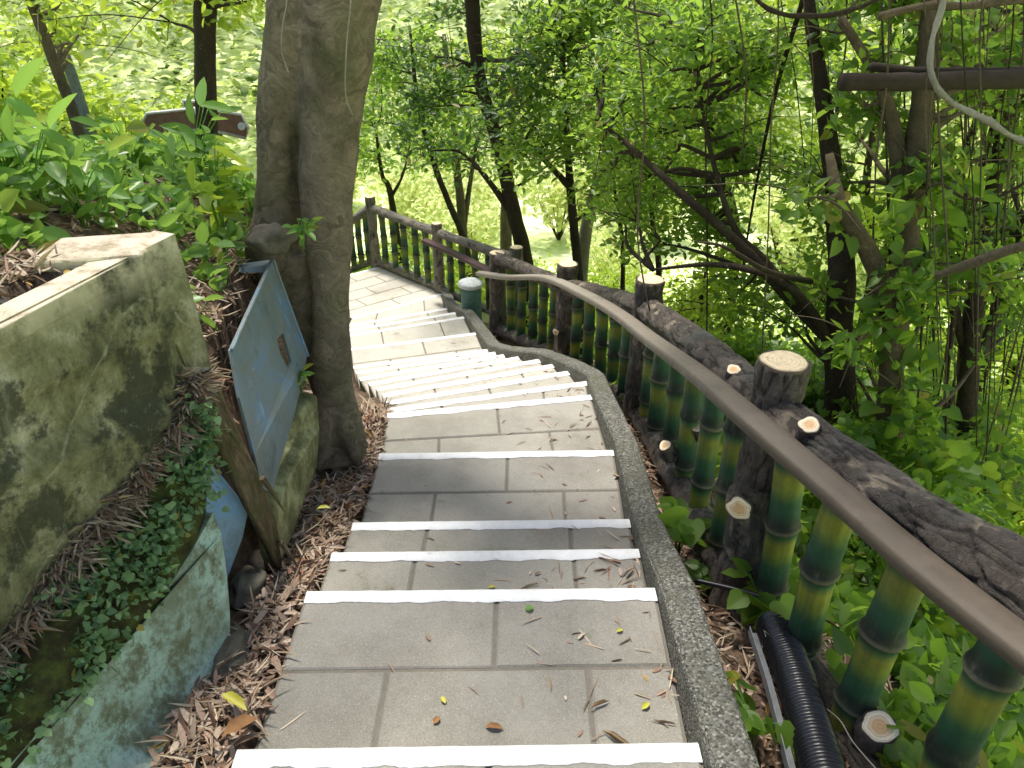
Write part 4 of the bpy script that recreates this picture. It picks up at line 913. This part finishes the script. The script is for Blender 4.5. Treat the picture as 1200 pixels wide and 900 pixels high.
for i, (x, y) in enumerate(sp_list):
    src = pl0 if i % 3 else pl1; loc = on(x, y, 0); s = random.uniform(.7, 1.15)
    if i < 2: src.location = loc
    else: copy_tree(src, loc, random.uniform(0, 6.28), s)
def single(lab, px, py, Y, n, h, ls, seed, m='plant', asp=.5, kind='fine', g=True, nm='leafy_plant', **kw):
    p = at(px, py, Y)
    if g: p.z = ground(p.x, p.y)
    o = leafy(nm, lab, n, h, ls, m, seed, asp, kind, **kw); o.location = p; return o
single('small plant with three large heart-shaped leaves poking between the bamboo balusters', 806, 560, 2.50, 6, .30, .10, 31, 'leaf', .85, 'fineheart')
single('low leafy plant at the foot of the nearest log post', 835, 640, 2.25, 8, .16, .085, 32, 'leaf', .8, 'fineheart')
single('leafy plant beside the kerb next to the black pipe', 880, 850, 1.42, 9, .16, .08, 33, 'leaf', .7, 'fineheart')
single('leafy plant growing at the foot of the third nearest baluster', 905, 690, 1.95, 6, .22, .085, 34, 'leaf', .85, 'fineheart')
single('broad leaves growing behind the nearest balusters', 1120, 790, 1.75, 12, .22, .10, 35, 'leaf', .7, 'fineheart')
single('green plant behind the fence at the lower right corner', 1170, 850, 1.35, 12, .26, .11, 36, 'leaf', .6)
single('small fern growing at the edge of the yellowish slab', 352, 452, 2.9, 8, .08, .05, 37, 'plant', .4, g=False, nm='fern')
single('tiny red-stemmed plant on the bank beside the big tree', 355, 285, 3.05, 8, .10, .06, 38, 'plant', .4, g=False)
single('upright sapling with bright oval leaves standing before the sign', 248, 215, 3.3, 7, .55, .10, 39, 'leafbright', .55, spread=.2, perstem=5)
# creeping plant over the mossy ledge
P = []; D = []
for i in range(2800):
    r_ = random.choice(MROWS[4:-6]); j = random.randint(8, 16); p = r_[j] + Vector((random.gauss(0, .02) + .012, random.gauss(0, .03), random.gauss(0, .015) + .01))
    if noise.noise(p * 6) < -.16: continue
    P.append(tuple(p)); D.append((.6, -.3, .2))
for i in range(260):
    p = at(random.gauss(215, 14), random.gauss(500, 16), 1.93); P.append((p.x + .02, p.y, p.z)); D.append((.5, -.3, .3))
rs = np.random.default_rng(3); c_ = lobj('creeping_plant', leaf_mesh('creeping_plant', P, .023, M['creeper'], .45, .8, 'fineheart', dirs=D)); tag(c_, kind='stuff')
# fallen leaves
def litter(name, n, fn, size, m, asp=.28, up=.8, lift=.012, kind='blade'):
    pts = []
    while len(pts) < n:
        c = fn()
        if c: pts.append((c[0], c[1], (c[2] if len(c) > 2 else ground(c[0], c[1])) + random.uniform(.002, lift)))
    o = lobj(name, leaf_mesh(name, pts, size, m, up, asp, kind, down=0, fold=.35)); tag(o, kind='stuff')
def g1():
    Y = .9 + random.random() * 3.2; x = -1.02 + random.random() * .40
    lat, d = path_at(x, Y)
    if lat > -.585 or (1.75 < Y < 2.35 and x < -.88) or (Y <= 1.75 and x < -.93): return None
    return (x, Y)
litter('leaf_litter', 4200, g1, .058, M['litter'], .26, .70, .035)
litter('straw_litter', 2600, g1, .085, M['strawm'], .07, .75, .045)
def g2():
    Y = .8 + random.random() * 6.5; lat0 = random.uniform(.72, 1.35); 
    x = interp(Y, [(0, -.1), (3.2, -.08), (4.2, -.12), (5.3, -.4), (6.4, -.85), (7.5, -1.2)]) + lat0 * 1.05; return (x, Y)
litter('leaf_litter', 3600, g2, .055, M['litter'], .24, .7, .03)
litter('straw_litter', 2600, g2, .09, M['strawm'], .07, .75, .04)
def g3():
    Y = 1.5 + random.random() * 2.6; xf = interp(Y, XF); x = xf - .05 - random.random() ** 1.5 * .6
    if Y < 2.1: x = xf - random.uniform(.08, .35)
    return (x, Y)
litter('leaf_litter', 1700, g3, .05, M['litter'], .25, .7, .02)
litter('straw_litter', 1500, g3, .07, M['strawm'], .08, .7, .03)
def g4():
    r_ = random.choice(MROWS); p = r_[random.randint(4, 9)]; return (p.x + random.gauss(0, .006), p.y + random.gauss(0, .02), p.z + random.uniform(0, .015))
litter('leaf_litter', 700, g4, .045, M['litter'], .2, .6, .02)
litter('straw_litter', 4600, g4, .075, M['strawm'], .08, .75, .02)
def g5():       # on the treads, mostly by the kerb
    i = random.choices(range(1, 15), weights=[8, 8, 3, 4, 6, 5, 2, 2, 2, 2, 2, 2, 1, 1])[0]; (L1, R1, d1), (L0, R0, d0) = steps[i], steps[i - 1]
    u = 1 - random.random() ** 2 * .35 if random.random() < .8 else random.random(); v = random.random() ** .8 * .85
    a = L0.lerp(R0, u); b_ = L1.lerp(R1, u); p = a.lerp(b_, v); return (p.x - .02, p.y, EYE - d1)
litter('straw_litter', 210, g5, .07, M['strawm'], .06, .93, .006)
litter('straw_litter', 90, g5, .035, M['litter'], .3, .9, .006)
# single fallen leaves
def fallen(px, py, drop, ln, asp, ang, m, lab, lift=.006, nm='fallen_leaf'):
    p = atd(px, py, drop); me = leaf_mesh(nm, [(0, 0, 0)], np.array([ln]), M[m], .97, asp, 'oval', dirs=[(math.cos(ang) * 5, math.sin(ang) * 5, 0)], down=0, fold=.5, rng=np.random.default_rng(int(px)))
    o = lobj(nm, me, None, p + Vector((0, 0, lift))); tag(o, lab, 'leaf'); return o
fallen(262, 822, 1.85, .10, .35, -.5, 'yellow', 'curled yellow-green leaf on the leaf litter by the turquoise slab', .03)
fallen(262, 868, 1.84, .10, .5, .6, 'brown', 'big dry orange-brown leaf below the yellow leaf at lower left', .02)
fallen(568, 853, 1.925, .055, .4, -.1, 'brown', 'curled brown leaf on the nearest long tread')
fallen(615, 716, 1.925, .032, .9, .3, 'plant', 'green ivy-like leaf fragment just behind the second white edge')
fallen(508, 850, 1.925, .03, .7, 1.0, 'brown', 'small reddish leaf on the left of the nearest tread')
fallen(522, 826, 1.925, .028, .6, 2.0, 'yellow', 'small yellow leaf on the middle of the nearest tread')
fallen(752, 833, 1.925, .035, .6, .8, 'yellow', 'pale yellow leaf near the kerb on the nearest tread')
fallen(722, 742, 1.925, .026, .6, .4, 'yellow', 'tiny yellow leaf on the right of the second slab row')
fallen(572, 690, 2.04, .028, .7, .2, 'yellow', 'tiny yellow leaf lying against the second white edge')
fallen(705, 857, 1.925, .12, .10, -.7, 'straw', 'long dry straw blade near the kerb on the nearest tread')
fallen(690, 832, 1.925, .07, .14, .5, 'straw', 'short brown husk blade left of the straw blade')
fallen(645, 812, 1.925, .06, .10, 1.6, 'straw', 'thin pale blade lying lengthwise on the nearest tread')
fallen(372, 603, 2.10, .06, .45, .1, 'yellow', 'yellow leaf on the brown litter below the tree roots', .03)

# ---------------------------------------------------------------- pipe, channel, wire, cable
pp = [W(.885, 1.84, 2.00), W(.868, 1.62, 1.955), W(.83, 1.35, 1.90), W(.79, 1.05, 1.85), W(.76, .7, 1.80)]
C, _ = catmull(pp, 40); mb = MB(); n = len(C); Ls = [0]
for a, b_ in zip(C, C[1:]): Ls.append(Ls[-1] + (b_ - a).length)
dens, _ = catmull(pp, 200); L = [0]
for a, b_ in zip(dens, dens[1:]): L.append(L[-1] + (b_ - a).length)
pts2 = []; rad2 = []; s = 0; i = 0; step_ = .0028; kk = 0
while s < L[-1]:
    while L[i + 1] < s: i += 1
    pts2.append(dens[i].lerp(dens[i + 1], (s - L[i]) / (L[i + 1] - L[i] + 1e-9))); rad2.append(.056 + .0042 * math.sin(2 * math.pi * s / .0125)); s += step_
tube(mb, pts2, rad2, 30, 1); o = mb.build('corrugated_pipe', M['blackplastic']); tag(o, 'black corrugated plastic pipe lying between the kerb and the fence', 'pipe')
cp_ = [W(.80, 1.80, 2.0), W(.775, 1.55, 1.95), W(.735, 1.25, 1.895), W(.70, .95, 1.86), W(.67, .7, 1.84)]
mb = MB(); P_, _ = catmull(cp_, 8); vs = []
for p in P_:
    for (a, h) in ((-.014, 0), (-.014, .035), (-.011, .035), (-.011, .004), (.014, .004), (.014, 0)): vs.append(p + Vector((a, 0, h)))
fs = [(i * 6 + k, i * 6 + (k + 1) % 6, (i + 1) * 6 + (k + 1) % 6, (i + 1) * 6 + k) for i in range(len(P_) - 1) for k in range(6)] + [(0, 1, 2, 3, 4, 5)]
mb.add(vs, fs); o = mb.build('metal_channel', M['greymetal'], smooth=False); tag(o, 'thin grey metal angle strip alongside the black pipe', 'strip')
c0 = along(BOT, 1.75); h0 = along(TOPR, 1.75); cc = c0.lerp(h0, .14); pts = []
for i in range(64):
    a = i / 12 * 2 * math.pi * 1.0; rr = .056 + .006 * math.sin(i * .9); pts.append(cc + Vector((math.cos(a) * rr, math.sin(a) * rr, -.02 + .0007 * i + .008 * math.sin(i * .52))))
pts += [cc + Vector((-.07, -.03, .02)), cc + Vector((-.12, .02, .03)), cc + Vector((-.10, -.05, -.01))]
mb = MB(); tube(mb, pts, .0018, 5, 2); o = mb.build('wire', M['wire']); tag(o, 'loose pale wire wound round the baluster above the black pipe', 'wire')
mb = MB(); tube(mb, [atd(815, 680, 2.02), atd(850, 688, 2.0), atd(885, 697, 1.98), atd(925, 712, 1.97)], [.009, .010, .009, .007], 8, 8); o = mb.build('cable', M['blackplastic']); tag(o, 'black cable crossing the ground at the foot of the nearest log post', 'cable')
mb = MB(); tube(mb, [atd(1030, 905, 1.90), atd(1000, 870, 1.93), atd(985, 845, 1.93), atd(968, 830, 1.95)], .0022, 5, 6); o = mb.build('dry_stem', M['wire']); tag(o, 'thin dry stem arching beside the cut stub on the bottom log', 'stem')

# ---------------------------------------------------------------- sign on the bank
S = thing('direction_sign', 'brown two-way wooden direction sign with white edging above the left bank', 'sign', at(268, 235, 6.0))
mb = MB(); tube(mb, [at(276, 262, 5.95), at(268, 215, 6.0), at(256, 160, 6.05), at(250, 120, 6.05)], .034, 8, 4); mb.build('post', M['wood'], S)
def board(pts, Y, name, extra=None):
    P = [at(x, y, Y) for x, y in pts]; c = sum(P, Vector()) / len(P)
    o = panel(name, P, [], (0, .03, 0), M['sign'], S, 0)
    rim = MB(); tube(rim, P + [P[0]], .012, 6, 1); rim.build('edging', M['signwhite'], o); o2 = bpy.data.objects[rim and o.children[0].name]; o2.location = (0, 0, 0); return o
board([(166, 146), (172, 133), (228, 127), (232, 152), (186, 160)], 5.9, 'arrow_board')
bb = board([(236, 127), (283, 134), (291, 150), (288, 162), (236, 150)], 5.88, 'arrow_board')
mb = MB(); disc(mb, at(283, 148, 5.86), (0, -1, .2), .028, 20, 0, 0, .002); em = mb.build('emblem', M['signwhite'], bb); em.location = (0, 0, 0)
board([(214, 118), (245, 120), (245, 130), (216, 126)], 6.1, 'arrow_board')
mb = MB(); tube(mb, [at(100, 150, 7.0) + Vector((.2, 0, -1.2)), at(105, 150, 7.0), at(84, 88, 7.0), at(60, 22, 7.0), at(38, -40, 7)], .045, 12, 4); o = mb.build('metal_pole', M['pole']); tag(o, 'slanting grey metal pole behind the brown leaning trunk', 'pole')
# log lodged across the branches, bare branch, vines
lg = MB(); kd = lambda q, d, s, a, r: (.006 * noise.noise(q * 9) + .004 * noise.noise(q * 25), (.5, .5, .5, 1))
tube(lg, [at(986, 96, 3.7), at(1060, 96, 3.75), at(1130, 94, 3.8), at(1240, 92, 3.9)], [.038, .04, .042, .045], 12, 10, kd, squash=1.0); o = lg.build('fallen_log', M['planks']); tag(o, 'dark fallen log lodged level across the branches at upper right', 'log')
lg = MB(); tube(lg, [at(1020, 78, 3.9), at(1090, 84, 3.9), at(1230, 84, 4.0)], [.018, .02, .022], 8, 10, kd); o = lg.build('fallen_log', M['planks']); tag(o, 'thinner dark pole resting just above the lodged fallen log', 'log')
lg = MB(); tube(lg, [at(1096, 323, 2.9), at(1140, 308, 2.85), at(1180, 294, 2.8), at(1260, 272, 2.7)], [.016, .018, .020, .023], 10, 8, kd); o = lg.build('bare_branch', M['vinebark']); tag(o, 'bare broken branch reaching in from the right edge', 'branch')
lg = MB(); tube(lg, [at(1112, -60, 3.0), at(1106, 0, 3.0), at(1093, 45, 2.95), at(1092, 88, 2.9), at(1112, 118, 2.9), at(1158, 142, 2.9), at(1190, 162, 2.9), at(1250, 180, 2.9)], [.010, .010, .011, .012, .011, .013, .012, .012], 10, 8, kd); o = lg.build('vine', M['paleVine']); tag(o, 'thick pale vine curving down at the upper right corner', 'vine')
lg = MB(); tube(lg, [at(868, -20, 3.4), at(900, 10, 3.4), at(940, 19, 3.4), at(990, 14, 3.4), at(1050, -10, 3.4)], [.010, .011, .012, .011, .010], 8, 8, kd); o = lg.build('vine', M['darkbark']); tag(o, 'dark vine sagging along the top edge of the picture', 'vine')
lg = MB(); tube(lg, [at(1030, 20, 3.6), at(1080, 8, 3.6), at(1140, 6, 3.6), at(1230, -5, 3.6)], [.016, .018, .018, .018], 8, 8, kd); o = lg.build('vine', M['vinebark']); tag(o, 'brown vine running level at the top right above the lodged log', 'vine')
lg = MB(); tube(lg, [at(1078, 230, 3.8), at(1100, 215, 3.8), at(1130, 232, 3.8), at(1165, 232, 3.8), at(1210, 210, 3.8)], [.008, .009, .010, .009, .008], 8, 8, kd); o = lg.build('vine', M['darkbark']); tag(o, 'dark wavy vine below the lodged log at right', 'vine')
random.seed(78)
for i in range(30):
    px = random.uniform(1010, 1215); Y = random.uniform(3.6, 6.0); b0 = gr(px, 520, Y); t_ = at(px + random.uniform(-70, 110), random.uniform(-20, 160), Y + random.uniform(-.3, .5)); mid = b0.lerp(t_, .5) + Vector((random.uniform(-.1, .1), 0, 0))
    lg = MB(); r_ = random.uniform(.004, .011); tube(lg, [b0, mid, t_], [r_, r_ * .8, r_ * .4], 6, 8, kd); o = lg.build('sapling_stem', M[random.choice(('vinebark', 'darkbark'))]); tag(o, 'thin leaning bare stem in the thicket at right', 'stem', 'thin bare stems in the thicket at right')
random.seed(77)
for i in range(32):
    px = random.choice((random.uniform(960, 1200), random.uniform(760, 1200), random.uniform(1050, 1195))); Y = random.uniform(3.4, 5.2); y1 = random.uniform(180, 520); pts = []
    ys_ = [-90, 40, 150, 280, y1 + 60] if y1 > 250 else [-90, 0, 90, y1]
    dx = random.uniform(-40, 40)
    for j, yy in enumerate(ys_): pts.append(at(px + dx * (1 - j / len(ys_)) + random.uniform(-9, 9), yy, Y + random.uniform(-.06, .06)))
    lg = MB(); r_ = random.uniform(.002, .006); tube(lg, pts, [r_] * len(pts), 5, 5); o = lg.build('hanging_vine', M[random.choice(('vinebark', 'darkbark', 'vinebark'))])
    tag(o, 'thin brown vine hanging straight down among the leaves at right', 'vine', 'thin hanging vines at right')
for (px, Y, ye, lab) in ((330, 3.2, 60, 'pale aerial root hanging across the left fused trunk'), (405, 3.15, 110, 'pale aerial root hanging down the front of the right trunk')):
    lg = MB(); tube(lg, [at(px + 8, -60, Y), at(px + 6, 0, Y), at(px + 1, ye * .5, Y), at(px, ye, Y), at(px + 8, ye + 25, Y)], .0028, 5, 6); o = lg.build('aerial_root', M['paleVine']); tag(o, lab, 'root')
# ivy leaves on the vine tree, big leaves low on the right
pts = []
for p in T2[1:5]:
    pts += list(blob(p + Vector((.1, .05, 0)), .26, 45))
for p in (at(1030, 380, 3.9), at(1030, 260, 3.8), at(1070, 500, 3.6), at(1110, 560, 3.2)): pts += list(blob(p, .26, 45))
o = lobj('ivy', leaf_mesh('ivy', pts, .10, M['leaf'], .3, .8, 'fineheart', down=.8)); tag(o, kind='stuff')

# ---------------------------------------------------------------- light, sky, camera
w = bpy.data.worlds.new('World'); scene.world = w; w.use_nodes = True; nt = w.node_tree; bg = nt.nodes['Background']
sky = nt.nodes.new('ShaderNodeTexSky'); sky.sky_type = 'NISHITA'; sky.sun_disc = False
EL, AZ = 71, -30            # sun high, ahead and to the left
sky.sun_elevation = R(EL); sky.sun_rotation = R(AZ); sky.air_density = 1.0; sky.dust_density = 3.0
nt.links.new(sky.outputs[0], bg.inputs['Color']); bg.inputs['Strength'].default_value = .23
sl = bpy.data.lights.new('sun', 'SUN'); sl.energy = 5.0; sl.angle = R(7); sl.color = (1, .96, .88)
so = bpy.data.objects.new('sun', sl); col.objects.link(so)
d = Vector((math.sin(R(AZ)) * math.cos(R(EL)), math.cos(R(AZ)) * math.cos(R(EL)), math.sin(R(EL)))); so.rotation_euler = d.to_track_quat('Z', 'Y').to_euler()
cd = bpy.data.cameras.new('camera'); co = bpy.data.objects.new('camera', cd); col.objects.link(co); scene.camera = co
co.location = (0, 0, EYE); co.rotation_euler = (R(90 - PITCH), 0, 0); cd.sensor_width = 36; cd.lens = FPX / 1200 * 36; cd.clip_end = 3000; cd.clip_start = .02
cd.dof.use_dof = True; cd.dof.focus_distance = 3.2; cd.dof.aperture_fstop = 8.0
scene.view_settings.view_transform = 'Standard'; scene.view_settings.look = 'None'; scene.view_settings.exposure = 0; scene.view_settings.gamma = 1
c = scene.cycles; c.use_denoising = True; c.max_bounces = 7; c.diffuse_bounces = 4; c.transmission_bounces = 4; c.glossy_bounces = 2; c.use_adaptive_sampling = True; c.adaptive_threshold = .02
c.caustics_reflective = False; c.caustics_refractive = False
